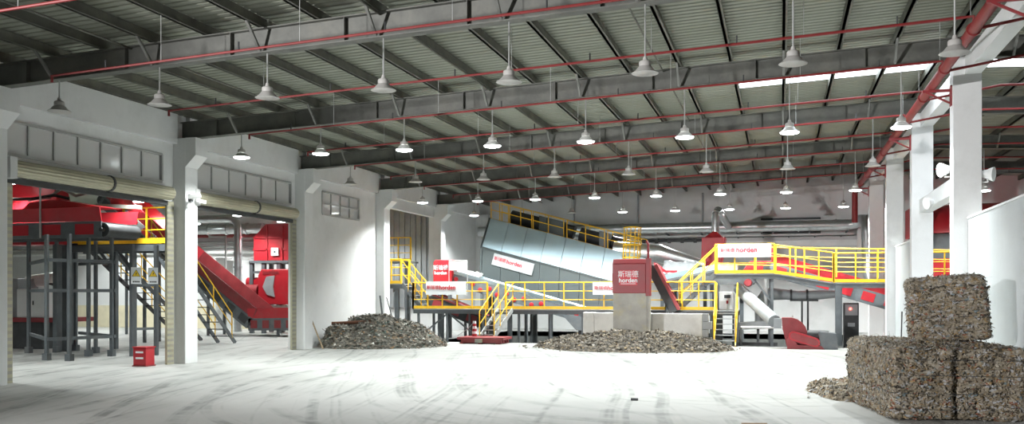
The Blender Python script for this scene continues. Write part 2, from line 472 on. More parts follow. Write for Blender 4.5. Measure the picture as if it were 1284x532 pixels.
RN = {-3: 'behind the camera', -2: 'directly above the camera', -1: 'nearest in view', 0: 'second in view', 1: 'third in view', 2: 'fourth in view', 3: 'farthest, before the back wall'}
for k in range(-2, 4):
    y = cy(k) + CW / 2
    o = thing('roof_beam', 'dark grey steel roof rafter, ' + RN[k], 'roof beam', (XL, y, zb(XL)))
    xa, xb = XL - .3, RX
    for side, (xa, xb) in enumerate(((XL - .3, RX), (RX, 15.0))):
        za, zc = zb(xa), zb(xb)
        web = MB().prism([(xa, y-.008, za + .02), (xb, y-.008, zc + .02), (xb, y-.008, zc + .46), (xa, y-.008, za + .46)], (0, .016, 0)).build('web', 'roof_steel', o)
        MB().prism([(xa, y-.12, za), (xb, y-.12, zc), (xb, y-.12, zc + .02), (xa, y-.12, za + .02)], (0, .24, 0)).build('bottom_flange', 'roof_steel', o)
        MB().prism([(xa, y-.12, za + .46), (xb, y-.12, zc + .46), (xb, y-.12, zc + .48), (xa, y-.12, za + .48)], (0, .24, 0)).build('top_flange', 'roof_steel', o)
    for i in range(13):
        X = -15.1 + i * 2.42
        if X > 14: break
        z = zb(X)
        MB().box(X - .006, X + .006, y - .11, y + .11, z + .02, z + .46).build('stiffener', 'roof_steel', o)
        Xp = -15.635 + 1.207 * (1 + 2*i)
        zp = zb(Xp)
        if Xp < 14:
            MB().bar((Xp, y - .12, zp + .03), (Xp, y - .62, zp + .52), .05, .05).build('brace', 'brace_steel', o)
    MB().box(XL - .28, XL + .0, y - .15, y + .15, zb(XL) - .008, zb(XL) + .012).build('end_plate', 'roof_steel', o)

# ------------------------------------------------------------------ pendant lamps
ORD = ['first', 'second', 'third', 'fourth', 'fifth', 'sixth', 'seventh', 'eighth']
def lamp_proto(lit):
    o = thing('pendant_lamp', 'x', 'lamp', (0, 0, 0))
    MB().lathe([(.225, 0), (.235, .006), (.17, .05), (.115, .115), (.105, .12), (.095, .112), (.215, .004)], n=20).build('shade', 'lamp_grey' if not lit else 'white_enamel', o, smooth=True)
    MB().lathe([(.09, .116), (.105, .125), (.105, .195), (.09, .215), (.045, .23), (.03, .29), (.0, .29)], n=16).build('housing', 'lamp_grey', o, smooth=True)
    MB().lathe([(.215, .004), (.205, -.022), (.14, -.038), (.0, -.045)] if lit else [(.205, .012), (.20, .02), (.0, .02)], n=20).build('diffuser', 'lamp_glow' if lit else 'white_enamel', o)
    MB().tube([(0, 0, 0), (0, 0, 1)], .015, 6).build('rod', 'light_steel', o)
    if lit:
        l = bpy.data.lights.new('lamp_light', 'SPOT'); l.energy = LAMP_W; l.spot_size = R(142); l.spot_blend = .5
        l.shadow_soft_size = .18; l.color = (.95, 1.0, .985)
        lo = bpy.data.objects.new('lamp_light', l); COL.objects.link(lo); lo.parent = o; lo.location = (0, 0, -.10)
    return o
PROTO = {True: lamp_proto(True), False: lamp_proto(False)}
def put_lamp(x, y, z, lit, label, group, watts=None, top=None):
    o = copy_tree(PROTO[lit]); o.location = (x, y, z); tag(o, label, 'lamp', group)
    for ch in o.children:
        if ch.name.startswith('rod'):
            ch.location.z = .28; ch.scale.z = max(.05, (top if top else zb(x)) - z - .28)
        if ch.type == 'LIGHT' and watts:
            ch.data = ch.data.copy(); ch.data.energy = watts
    return o
ROWN = {-2: 'overhead rafter', -1: 'nearest rafter', 0: 'second rafter', 1: 'third rafter', 2: 'fourth rafter', 3: 'farthest rafter'}
for k in (-1, 0, 1, 2, 3):
    yy = cy(k) + CW/2
    for i in range(8):
        x = -14.36 + i * 2.425
        lit = k in (0, 2, 3) and not (k == 3 and i == 2)
        lab = '%s pendant lamp, %s from the left in the row under the %s' % ('glowing white' if lit else 'unlit grey', ORD[i], ROWN[k])
        put_lamp(x, yy, 5.74, lit, lab, 'pendant lamps under the %s' % ROWN[k], LAMP_W * .55 if (k == 0 and i < 2) else None)
for n, i in enumerate((-14.36, -9.5, -4.7, .2)):
    put_lamp(i, cy(-3), 5.74, True, 'added unseen glowing pendant lamp behind the camera, %s from the left wall' % ORD[n], 'added fill lamps behind the camera', BACK_FILL_W)
n = 0
for yy in (18.0, 25.0, 31.5, 38.5, 42.5):
    for x in (-19.5, -24.5, -29.5, -35):
        put_lamp(x, yy, 5.6, True, 'glowing pendant lamp in the side hall, %s row back, %s from the doors' % (ORD[int((yy-18)/6.1)], ORD[(-19.5, -24.5, -29.5, -35).index(x)]),
                 'lamps of the side hall', SIDE_LAMP_W, top=7.0)
for yy, nm in ((cy(0) + .29, 'nearest'), (cy(2) + .29, 'middle'), (cy(3) + .29, 'farthest')):
    for j, x in enumerate((6.9, 11.8)):
        put_lamp(x, yy, 5.6, True, 'glowing pendant lamp beyond the right columns, %s row, %s from the columns' % (nm, ORD[j]), 'lamps of the right aisle', SIDE_LAMP_W)
for pr in PROTO.values():
    for ch in list(pr.children): bpy.data.objects.remove(ch)
    bpy.data.objects.remove(pr)

# ------------------------------------------------------------------ sprinkler pipes
def zpipe(X): return 6.65 + .047 * (X - 3.25)
sp = thing('sprinkler_pipework', 'red fire sprinkler pipework of one fat main with thin branches below the roof', 'pipework', (3.25, 10, 6.5))
mp = MB().tube([(3.25, 2, 6.62), (3.25, 45.3, 6.62)], .10, 14).build('main_pipe', 'fire_red', sp, smooth=True)
for yy in range(6, 43, 3):
    MB().lathe([(.10, -.03), (.125, -.03), (.125, .03), (.10, .03)], (3.25, yy, 6.62), (0, 1, 0), 14).build('coupling', 'fire_red', mp, smooth=True)
MB().tube([(3.25, 45.3, 6.62), (3.25, 45.5, 6.5), (3.25, 45.5, 5.2)], .13, 12).build('riser_pipe', 'fire_red', sp, smooth=True)
for yy in (11.2, 14.5, 18.0, 21.3, 24.4, 27.5, 30.4, 33.6, 36.9, 40.2):
    xe = -13.2
    br = MB().tube([(3.25, yy, 6.62), (3.25, yy, zpipe(3.25) + .2), (3.0, yy, zpipe(3.0) + .2), (xe, yy, zpipe(xe) + .2), (xe, yy, zpipe(xe) + .08)], .028, 8).build('branch_pipe', 'fire_red', sp, smooth=True)
    for i in range(6):
        X = -12 + i * 2.8
        MB().tube([(X, yy, zpipe(X) + .22), (X, yy, zpipe(X) + .36)], .016, 6).build('sprinkler_head', 'dark_grey', br)
        MB().tube([(X + 1.2, yy, zpipe(X + 1.2) + .2), (X + 1.2, yy, zb(X + 1.2) + .5)], .006, 5).build('hanger', 'light_steel', br)
    MB().tube([(3.25, yy, 6.62), (5, yy, 6.9), (14, yy, zb(14) - .1)], .028, 8).build('branch_pipe', 'fire_red', sp, smooth=True)
for k in range(-2, 4):
    yy = cy(k) + .2
    b = MB().bar((XR, yy, 6.5), (3.05, yy, 6.5), .05, .06).bar((XR, yy, 6.2), (3.12, yy, 6.48), .04, .04).box(XR - .03, XR, yy - .08, yy + .08, 6.15, 6.6)
    b.build('pipe_bracket', 'dark_red', sp)
# ------------------------------------------------------------------ shared builders for the plant
def V(*a): return Vector(a)
def railing(o, p, q, n, h=1.1, mids=(.36, .68), toe=True, m='yellow_paint', r=.024, ends=(1, 1), side=None):
    """guard rail from base point p to base point q; each post and rail a part of its own"""
    p, q = Vector(p), Vector(q)
    for i in range(n):
        if (i == 0 and not ends[0]) or (i == n - 1 and not ends[1]): continue
        a = p.lerp(q, i / (n - 1))
        rr = r * (1.35 if i in (0, n - 1) else 1)
        MB().bar(a, a + V(0, 0, h), 2*rr, 2*rr).build('post', m, o)
    MB().tube([p + V(0, 0, h), q + V(0, 0, h)], r * 1.15, 8).build('handrail', m, o, smooth=True)
    for f in mids:
        MB().tube([p + V(0, 0, h*f), q + V(0, 0, h*f)], r * .8, 6).build('mid_rail', m, o, smooth=True)
    if toe:
        MB().bar(p + V(0, 0, .07), q + V(0, 0, .07), .012, .12).build('toe_board', m, o)

def stair(name, label, a, b, wid, n, m_str, m_tread, rails=True, side=(0, 1, 0), rail_h=.95, m_rail='yellow_paint', cat='stair'):
    """steps from foot a up to head b (centre line); side is the width direction"""
    a, b = Vector(a), Vector(b); s = Vector(side).normalized() * (wid / 2)
    o = thing(name, label, cat, (a.x, a.y, a.z))
    for sg in (-1, 1):
        MB().bar(a + s*sg, b + s*sg, .035, .16, up=(0, 0, 1)).build('stringer', m_str, o)
    run = Vector((b.x - a.x, b.y - a.y, 0)); run.normalize(); 
    for i in range(1, n + 1):
        c = a.lerp(b, i / (n + .6))
        MB().bar(c - s, c + s, .20, .03).build('tread', m_tread, o)
    if rails:
        for sg in (-1, 1):
            p, q = a + s*sg, b + s*sg
            lo = p.lerp(q, .06); 
            rr = MB().tube([lo, lo + V(0, 0, rail_h), q + V(0, 0, rail_h), q + V(0,0,rail_h) + run*.05], .022, 8).build('handrail', m_rail, o, smooth=True)
            MB().tube([lo + V(0, 0, rail_h*.5), q + V(0, 0, rail_h*.5)], .018, 6).build('mid_rail', m_rail, o)
            for f in (.36, .68, 1.0):
                c = p.lerp(q, f)
                MB().tube([c, c + V(0, 0, rail_h)], .02, 6).build('post', m_rail, o)
    return o

def conveyor(name, label, a, b, wid, frame_h, skirt_h, npan, m_skirt='machine_red', m_frame='steel_grey', m_pan='machine_red',
             legs=(), drum=(1, 1), rollers=0, leg_m='steel_grey', tail_flat=0):
    """belt conveyor along a->b (centre line of the frame's lower edge)"""
    a, b = Vector(a), Vector(b); u = (b - a).normalized(); L = (b - a).length
    s = u.cross(V(0, 0, 1)).normalized(); w = s.cross(u).normalized()
    o = thing(name, label, 'conveyor', (a.x, a.y, min(a.z, b.z)))
    for sg in (-1, 1):
        f = s * (sg * wid / 2)
        MB().prism([a + f, b + f, b + f + w*frame_h, a + f + w*frame_h], s * (sg*.05)).build('side_frame', m_frame, o)
        if skirt_h > 0:
            k0 = a + f + w*(frame_h + .01); k1 = b + f + w*(frame_h + .01)
            MB().prism([k0, k1, k1 + w*skirt_h + s*(sg*.10), k0 + w*skirt_h + s*(sg*.10)], s * (sg*.03)).build('skirt_board', m_skirt, o)
        for i in range(npan):
            c0 = L * (i + .22) / npan; c1 = L * (i + .78) / npan
            MB().prism([a + f + u*c0 + w*frame_h*.2 + s*(sg*.05), a + f + u*c1 + w*frame_h*.2 + s*(sg*.05),
                        a + f + u*c1 + w*frame_h*.85 + s*(sg*.05), a + f + u*c0 + w*frame_h*.85 + s*(sg*.05)], s * (sg*.012)).build('guard_panel', m_pan, o)
        for i in range(rollers):
            c = a + f + u * (L * (i + .5) / rollers) + w * frame_h * (.30 if i % 2 else .62) + s*(sg*.05)
            MB().lathe([(.10, 0), (.10, .03), (.05, .05), (0, .05)], c, s*sg, 12).build('roller_cap', 'machine_red', o, smooth=True)
    MB().prism([a - s*(wid/2-.02) + w*frame_h*.9, b - s*(wid/2-.02) + w*frame_h*.9, b - s*(wid/2-.02) + w*(frame_h*.9+.03), a - s*(wid/2-.02) + w*(frame_h*.9+.03)], s*(wid-.04)).build('belt', 'black_rubber', o)
    MB().prism([a - s*(wid/2-.02) + w*.05, b - s*(wid/2-.02) + w*.05, b - s*(wid/2-.02) + w*.08, a - s*(wid/2-.02) + w*.08], s*(wid-.04)).build('return_belt', 'black_rubber', o)
    rd = frame_h * .42
    for e, (pt, sg) in enumerate(((a, -1), (b, 1))):
        if drum[e]:
            c = pt + w*(frame_h*.9 - rd) + u*(sg*.02)
            MB().lathe([(rd*.3, -wid/2 - .1), (rd*.3, -wid/2+.03), (rd, -wid/2 + .03), (rd, wid/2 - .03), (rd*.3, wid/2-.03), (rd*.3, wid/2 + .1)], c, s, 18).build('drum', 'dark_grey', o, smooth=True)
    for (f, zbot) in legs:
        c = a.lerp(b, f)
        for sg in (-1, 1):
            d = c + s*(sg*wid/2)
            MB().box(d.x-.05, d.x+.05, d.y-.05, d.y+.05, zbot, d.z + .05).build('leg', leg_m, o)
    return o

def sign(name, label, c, xdir, w_, h_, texts, nrm=(0, -1, 0), m='sign_white', thick=.03):
    """flat board; texts = (string, size, dx, dz, material)"""
    c = Vector(c); x = Vector(xdir).normalized(); n = Vector(nrm).normalized(); z = n.cross(x).normalized()
    if z.z < 0: z = -z
    o = thing(name, label, 'sign', c)
    MB().prism([c - x*w_/2 - z*h_/2, c + x*w_/2 - z*h_/2, c + x*w_/2 + z*h_/2, c - x*w_/2 + z*h_/2], -n*thick).build('board', m, o)
    for (t, s, dx, dz, mm) in texts:
        text_mesh('lettering', t, s, mm, o, c + x*dx + z*dz + n*.008, x, z)
    return o

# ------------------------------------------------------------------ walkways of the sorting line
YP = 36.9; YP2 = 37.85
ZL = 1.30; ZU = 2.72; ZR = 2.36; ZUL = 2.36
def deck(o, xa, xb, za, zc, ya=YP, yb=YP2):
    MB().prism([(xa, ya, za-.04), (xb, ya, zc-.04), (xb, ya, zc), (xa, ya, za)], (0, yb-ya, 0)).build('deck', 'mid_grey', o)
    for y in (ya + .02, yb - .1):
        MB().prism([(xa, y, za-.2), (xb, y, zc-.2), (xb, y, zc-.04), (xa, y, za-.04)], (0, .08, 0)).build('edge_beam', 'steel_grey', o)
def post(o, X, y, z0, z1, s=.06, m='steel_grey', nm='leg'):
    MB().box(X-s, X+s, y-s, y+s, z0, z1).build(nm, m, o)

xl0 = x_at(518, YP); xg0 = x_at(611, YP); xg1 = x_at(634, YP); xr0 = x_at(897, YP); xr1 = x_at(923, YP)
lw = thing('lower_walkway', 'long low yellow railed steel walkway running across the hall behind the scrap', 'walkway', (xl0, YP, 0))
deck(lw, xl0, xr1 + .1, ZL, ZL)
railing(lw, (xl0, YP, ZL), (xg0, YP, ZL), 6)
railing(lw, (xg1, YP, ZL), (x_at(835, YP), YP, ZL), 9)
railing(lw, (x_at(835, YP), YP, ZL), (xr0, YP, ZL), 4)
railing(lw, (xl0, YP, ZL), (xl0, YP2, ZL), 2)
for px in (524, 560, 605, 640, 650, 690, 730, 850, 893, 925):
    post(lw, x_at(px, YP), YP + .08, -1.1 if px > 545 else 0, ZL - .05, .045)
for px in (545, 590, 660, 905): post(lw, x_at(px, YP2), YP2 - .1, -1.1, ZL - .05, .045)
MB().bar((x_at(528, YP), YP+.1, .2), (x_at(560, YP), YP+.1, 1.1), .06, .06).build('brace', 'steel_grey', lw)
MB().bar((x_at(595, YP), YP+.1, .2), (x_at(562, YP), YP+.1, 1.1), .06, .06).build('brace', 'steel_grey', lw)

xu0 = x_at(897, YP) ; xu1 = x_at(971, YP); xu2 = x_at(1045, YP)
uw = thing('upper_walkway', 'high yellow railed walkway on the right carrying the white banner and sloping down', 'walkway', (xu0, YP, 0))
deck(uw, xu0, xu1, ZU, ZU); deck(uw, xu1, xu2, ZU, ZR); deck(uw, xu2, 9.5, ZR, ZR)
railing(uw, (xu0, YP, ZU), (xu1, YP, ZU), 4, h=1.12)
railing(uw, (xu1 + .05, YP, ZU-.02), (xu2, YP, ZR + .02), 5, h=1.1)
railing(uw, (xu2 + .02, YP, ZR), (9.5, YP, ZR), 11, h=1.1)
railing(uw, (xu0, YP2, ZU), (9.5, YP2, ZR), 9, h=1.1, toe=False)
for px, s in ((968, .055), (1051, .1), (1054, .06)): post(uw, x_at(px, YP), YP + .1, -1.1 if px < 1040 else 0, (ZU if px < 1000 else ZR) - .1, s)
MB().tube([(x_at(960, YP), YP + .3, .9), (x_at(960, YP), YP + .3, ZU - .1)], .07, 10).build('support_pipe', 'white_enamel', uw, smooth=True)
MB().bar((x_at(968, YP), YP + .1, 1.6), (x_at(945, YP), YP + .1, ZU - .2), .07, .07).build('brace', 'steel_grey', uw)

ul = thing('side_walkway', 'short yellow railed walkway passing through the far opening of the left wall', 'walkway', (-17, YP, 0))
xe = x_at(503, YP)
deck(ul, -19, xe, ZUL, ZUL, YP, YP2 + .1)
railing(ul, (-19, YP, ZUL), (xe, YP, ZUL), 7, h=1.05)
railing(ul, (-19, YP2, ZUL), (xe, YP2, ZUL), 5, h=1.05, toe=False)
for X in (-18.5, -15.8): post(ul, X, YP + .15, 0, ZUL - .05, .08)
for X in (-17.2, -15.55): post(ul, X, YP2 - .1, 0, ZUL - .05, .06)
MB().prism([(-15.95, YP + .06, 2.0), (-15.4, YP + .06, 2.28), (-15.95, YP+.06, 2.28)], (0, .06, 0)).build('gusset', 'steel_grey', ul)

hw = thing('high_walkway', 'distant yellow railed walkway high in the side hall beyond the opening', 'walkway', (-18.5, 42.5, 0))
MB().box(-19.8, -17.2, 42.0, 43.0, 3.42, 3.5).build('deck', 'steel_grey', hw)
railing(hw, (-19.8, 42.0, 3.5), (-17.2, 42.0, 3.5), 5, h=1.15, m='yellow_paint')
for X in (-19.6, -17.6): post(hw, X, 42.5, 0, 3.42, .08)

stair('platform_stair', 'yellow railed stair from the far opening down to the low walkway', (x_at(534, YP+.45), YP+.45, ZL), (xe, YP+.45, ZUL), .8, 5, 'steel_grey', 'mid_grey', side=(0, 1, 0), rail_h=1.0)
stair('platform_stair', 'yellow railed stair climbing right from low walkway to banner walkway', (x_at(850, YP+.45), YP+.45, ZL), (xu0, YP+.45, ZU), .85, 7, 'steel_grey', 'mid_grey', side=(0, 1, 0), rail_h=1.05)
xc = x_at(624, 35.8)
stair('step_ladder_stair', 'steep yellow railed steps behind the red skid', (x_at(606, 35.6), 35.9, .1), (xc, YP + .02, ZL), .62, 6, 'light_steel', 'galvanised', side=(1, 0, 0), rail_h=1.05)
xc = x_at(910, 36)
stair('step_ladder_stair', 'steep yellow steps at the right end of the brown scrap heap', (xc, 35.15, 0), (xc, YP + .02, ZL), .78, 6, 'yellow_paint', 'mid_grey', side=(1, 0, 0), rail_h=1.05)

# ------------------------------------------------------------------ inclined trommel housing
TX0, TX1, TY = x_at(603, 39.4), x_at(802, 39.4), 39.4
SL = -.268
def tz(X, z): return z + SL * (X - TX0)
tr = thing('trommel_screen', 'huge tilted grey panelled trommel screen housing with railed roof', 'machine', (TX0, TY, 0))
BZ, KZ, TZ = 2.50, 4.02, 5.36
for i in range(8):
    xa = TX0 + (TX1 - TX0) * i / 8; xb = TX0 + (TX1 - TX0) * (i + 1) / 8; g = .012
    sh = .06
    MB().prism([(xa+g, TY, tz(xa, BZ)), (xb-g, TY, tz(xb, BZ)), (xb-g+sh, TY, tz(xb, KZ)-.02), (xa+g+sh, TY, tz(xa, KZ)-.02)], (0, .05, 0)).build('side_panel', 'panel_grey_shaded', tr)
    MB().prism([(xa+g+sh, TY, tz(xa, KZ)+.02), (xb-g+sh, TY, tz(xb, KZ)+.02), (xb-g+.12, TY+1.0, tz(xb, TZ)), (xa+g+.12, TY+1.0, tz(xa, TZ))], (0, .05, -.02)).build('roof_panel', 'panel_blue_lit', tr)
core = [(TX0+.03, TY+.06, tz(TX0, BZ)), (TX0+.09, TY+.06, tz(TX0, KZ)), (TX0+.12, TY+1.06, tz(TX0, TZ)-.02), (TX0+.12, TY+3.0, tz(TX0, TZ)-.02), (TX0+.06, TY+3.5, tz(TX0, KZ)), (TX0+.03, TY+3.5, tz(TX0, BZ))]
MB().prism(core, (TX1-TX0-.06, 0, SL*(TX1-TX0-.06))).build('inner_casing', 'mid_grey', tr)
MB().bar((TX0, TY-.02, tz(TX0, KZ)), (TX1, TY-.02, tz(TX1, KZ)), .05, .05).build('knee_trim', 'panel_grey_shaded', tr)
MB().bar((TX0-.03, TY-.02, tz(TX0, BZ)), (TX0+.03, TY-.02, tz(TX0, KZ)), .08, .05, (0,1,0)).build('corner_trim', 'panel_grey_shaded', tr)
MB().bar((TX0+.03, TY-.02, tz(TX0, KZ)), (TX0+.10, TY+1.0, tz(TX0, TZ)), .08, .05, (0,1,0)).build('corner_trim', 'panel_grey_shaded', tr)
for xx, zz0 in ((TX0+.4, -1.1), (TX0+2.4, -1.1), (TX1-1.5, -1.1), (TX1-.3, -1.1)):
    for yy in (TY+.3, TY+3.2): post(tr, xx, yy, zz0, tz(xx, BZ), .09)
# drive drums, covers and rail on the roof
ry = TY + 1.15
def tp(f, dz, y=ry + .9): X = TX0 + .12 + (TX1 - TX0) * f; return V(X, y, tz(X, TZ) + dz)
for f0, f1 in ((.10, .30), (.36, .52), (.56, .70), (.76, .97)):
    MB().tube([tp(f0, .34), tp(f1, .34)], .32, 16).build('drive_drum', 'dark_grey', tr, smooth=True)
for f0, f1 in ((.31, .36), (.365, .47), (.70, .76)):
    a, b = tp(f0, 0, ry + .25), tp(f1, 0, ry + .25)
    MB().prism([a, b, b + V(0, 0, .72), a + V(0, 0, .72)], (0, .6, 0)).build('cover_box', 'panel_grey_shaded', tr)
segs = ((0, .115), (.125, .27), (.28, .48), (.50, .74), (.76, .97))
rl = thing('roof_railing', 'yellow safety railing sloping along the trommel roof', 'railing', tp(0, 0, ry))
n0 = tp(0, 0, ry)
for (f0, f1) in segs:
    a, b = tp(f0, .03, ry), tp(f1, .03, ry)
    MB().tube([a, a + V(0, 0, .78), b + V(0, 0, .78), b, a], .026, 6).build('rail_frame', 'yellow_paint', rl)
    MB().tube([a + V(0, 0, .4), b + V(0, 0, .4)], .02, 6).build('mid_rail', 'yellow_paint', rl)
    c = a.lerp(b, .5); MB().tube([c, c + V(0, 0, .78)], .02, 6).build('post', 'yellow_paint', rl)
a, b = tp(0, .03, ry + 1.7), tp(.97, .03, ry + 1.7)
MB().tube([a, a + V(0, 0, .85), b + V(0, 0, .85), b], .024, 6).build('rail_frame', 'yellow_paint', rl)
MB().tube([a + V(0, 0, .45), b + V(0, 0, .45)], .018, 6).build('mid_rail', 'yellow_paint', rl)
for f in (.15, .3, .45, .6, .75, .9):
    c = tp(f, .03, ry + 1.7); MB().tube([c, c + V(0, 0, .85)], .02, 6).build('post', 'yellow_paint', rl)
# caged ladder at the low end
lx0, lx1 = x_at(780, 40.4), x_at(800, 40.4); lz0, lz1 = 2.2, z_at(286, lx0, 40.4)
cg = thing('caged_ladder', 'yellow caged ladder standing at the low end of the trommel', 'ladder', (lx0, 40.2, lz0))
for i in range(7):
    ang = pi * i / 6; X = (lx0 + lx1)/2 - .36 * cos(ang); Y = 40.35 - .45 * sin(ang)
    MB().tube([(X, Y, lz0), (X + .12, Y, lz1)], .022, 6).build('cage_bar', 'yellow_paint', cg)
for z in (lz1, lz1 - .62, lz1 - .75, lz1 - 1.3):
    d = .12 * (z - lz0) / (lz1 - lz0)
    pts = [((lx0 + lx1)/2 + d - .37 * cos(pi*i/8), 40.35 - .46 * sin(pi*i/8), z) for i in range(9)]
    MB().tube(pts, .028, 6).build('hoop', 'yellow_paint', cg)
for i in range(9):
    z = lz0 + .15 + i * .28
    if z < lz1: MB().tube([(lx0 + .08, 40.36, z), (lx1 - .02, 40.36, z)], .018, 6).build('rung', 'yellow_paint', cg)

# sign on the trommel flank
sx = x_at(643, TY - .06); sz = z_at(331.5, sx, TY - .06)
sd = V(1, 0, -.27).normalized()
sign('company_sign', 'tilted grey-white name board on the trommel flank', (sx, TY - .06, sz), sd, 1.90, .52,
     [('斯瑞德', .19, -.62, .04, 'sign_red'), ('horden', .25, .06, .03, 'sign_red')], m='sign_grey')
sign('company_sign', 'blue-white banner at the left end of the low walkway', (x_at(559, YP-.05), YP - .06, z_at(361.5, x_at(559, YP), YP)), (1, 0, 0), 1.78, .56,
     [('斯瑞德', .185, -.58, .02, 'sign_red'), ('horden', .25, .07, .02, 'sign_red')])
sign('company_sign', 'white banner half hidden behind the red discharge hood', (x_at(769, YP-.05), YP - .06, z_at(362, x_at(769, YP), YP)), (1, 0, 0), 1.66, .50,
     [('斯瑞德', .18, -.50, .02, 'sign_red'), ('horden', .24, .12, .02, 'sign_red')])
sign('company_sign', 'bright white banner on the high right walkway', (x_at(933.5, YP-.05), YP - .06, z_at(314.5, x_at(933, YP), YP)), (1, 0, 0), 1.97, .50,
     [('斯瑞德', .18, -.63, .02, 'sign_red'), ('horden', .27, .08, .03, 'sign_red')])

# conveyor under the trommel with red roller caps, and its neighbours
a = V(x_at(566, 38.55), 38.85, 0); a.z = z_at(357, a.x, 38.5); b = V(x_at(727, 38.55), 38.85, 0); b.z = z_at(404, b.x, 38.5)
eb = conveyor('belt_conveyor', 'slanting belt conveyor with red round caps below the trommel', a, b, .8, .48, .16, 0, m_skirt='panel_blue_lit', rollers=15, legs=((.25, -1.1), (.6, -1.1)))
MB().prism([(b.x-.75, 38.3, b.z+.35), (b.x+.35, 38.3, b.z+.2), (b.x+.35, 38.3, b.z-.35), (b.x-.1, 38.3, b.z-.35)], (0, 1.2, 0)).build('tail_box', 'steel_grey', eb)
MB().box(b.x-.05, b.x+.25, 38.5, 39.3, -1.1, b.z-.35).build('pedestal', 'dark_grey', eb)
a = V(x_at(538, 38.0), 38.3, z_at(384, x_at(538, 38), 38)); b = V(x_at(601, 38.0), 38.3, z_at(411, x_at(601, 38), 38))
conveyor('belt_conveyor', 'short dark red conveyor slanting under the left banner', a, b, .9, .5, .1, 3, m_skirt='dark_red', m_frame='dark_grey', m_pan='dark_red', legs=((.3, -1.1), (.75, -1.1)))
# red cabinet behind the left banner
xa, xb = x_at(543, 38.3), x_at(568, 38.3); zt, zl = z_at(326, xa, 38.3), z_at(360, xa, 38.3)
cb = thing('drive_cabinet', 'red lettered drive cabinet above the left banner', 'cabinet', (xa, 38.3, 0))
MB().prism([(xa, 38.3, zl), (xb-.12, 38.3, zl), (xb, 38.3, zl+.55), (xb, 38.3, zt), (xa+.10, 38.3, zt), (xa, 38.3, zt-.1)], (0, .6, 0)).build('casing', 'machine_red', cb, bevel=.03)
text_mesh('lettering', '斯瑞德', .24, 'sign_white', cb, (xa + .36, 38.285, zt - .36), (1, 0, 0), (0, 0, 1))
text_mesh('lettering', 'horden', .20, 'sign_white', cb, (xa + .36, 38.285, zt - .58), (1, 0, 0), (0, 0, 1))
post(cb, xa + .2, 38.6, -1.1, zl, .07); post(cb, xb - .25, 38.6, -1.1, zl, .07)
xc_, xd = x_at(564, 38.2), x_at(587, 38.2)
mg = thing('mesh_guard', 'grey wire mesh guard box beside the red lettered cabinet', 'guard', (xc_, 38.1, 2))
zg0, zg1 = z_at(339, xc_, 38.2), z_at(327, xc_, 38.2)
MB().box(xc_, xd, 38.1, 38.12, zg0, zg1).build('mesh', 'mesh_guard', mg)
MB().tube([(xc_, 38.1, zg0), (xd, 38.1, zg0), (xd, 38.1, zg1), (xc_, 38.1, zg1), (xc_, 38.1, zg0-1.1)], .018, 6).build('frame', 'light_steel', mg)
MB().tube([(xd, 38.1, zg0), (xd, 38.1, zg0-1.1)], .018, 6).build('leg', 'light_steel', mg)
# white sheet covers on the feed end
def cover(name, label, pts, m='cloth_white', seed=1):
    """crumpled sheet over a rectangular patch given by 4 corner points"""
    rnd = random.Random(seed); A, B, C, D = [Vector(q) for q in pts]; n = 12; vs = []; fs = []
    for i in range(n + 1):
        for j in range(n + 1):
            p = A.lerp(B, i/n).lerp(D.lerp(C, i/n), j/n); p.z += rnd.uniform(-.05, .07); vs.append(p)
    for i in range(n):
        for j in range(n): q = i*(n+1)+j; fs.append((q, q+n+1, q+n+2, q+1))
    o = MB().add(vs, fs).build(name, m, smooth=True)
    so = o.modifiers.new('thick', 'SOLIDIFY'); so.thickness = .015
    return tag(o, label, 'sheet')
xa, xb = x_at(569, 38.5), x_at(600, 38.5)
za_, zb_ = z_at(343, xa, 38.5), z_at(350, xb, 38.5)
cover('cover_sheet', 'crumpled white sheet over the conveyor feed beside the mesh guard', [(xa, 38.4, za_), (xb, 38.4, zb_), (xb, 39.2, zb_ + .2), (xa, 39.2, za_ + .22)], seed=3)

# red skid in front of the left steps
xa, xb = x_at(575, 34.4), x_at(633, 34.4)
sk = thing('red_skid', 'flat red steel skid lying on the floor before the left steps', 'skid', ((xa+xb)/2, 34.6, 0))
for i in range(4): MB().box(xa + .15, xb - .1, 34.25 + i*.3, 34.37 + i*.3, .04, .16).build('beam', 'dark_red', sk)
MB().box(xa, xb, 34.2, 35.4, .16, .26).build('deck', 'dark_red', sk, bevel=.02)
for f in (.1, .5, .88): 
    X = xa + (xb - xa)*f; MB().box(X-.08, X+.08, 34.2, 35.4, 0, .06).build('runner', 'dark_red', sk)
MB().box((xa+xb)/2-.2, (xa+xb)/2+.1, 34.17, 34.2, .05, .2).build('plate', 'dull_steel', sk)
xs = x_at(594, 34.9)
bo = thing('striped_bollard', 'small red and white striped post standing on the red skid', 'bollard', (xs, 35.0, .26))
for i in range(6):
    MB().lathe([(.10 - .006*i, 0), (.095 - .006*i, .1)], (xs, 35.0, .26 + .1*i), (0, 0, 1), 12).build('band', 'sign_white' if i % 2 else 'machine_red', bo, smooth=True)
MB().tube([(xs, 35.0, .85), (xs-.25, 34.9, .55), (xs - .6, 34.7, .3)], .015, 6).build('chain', 'light_steel', bo)

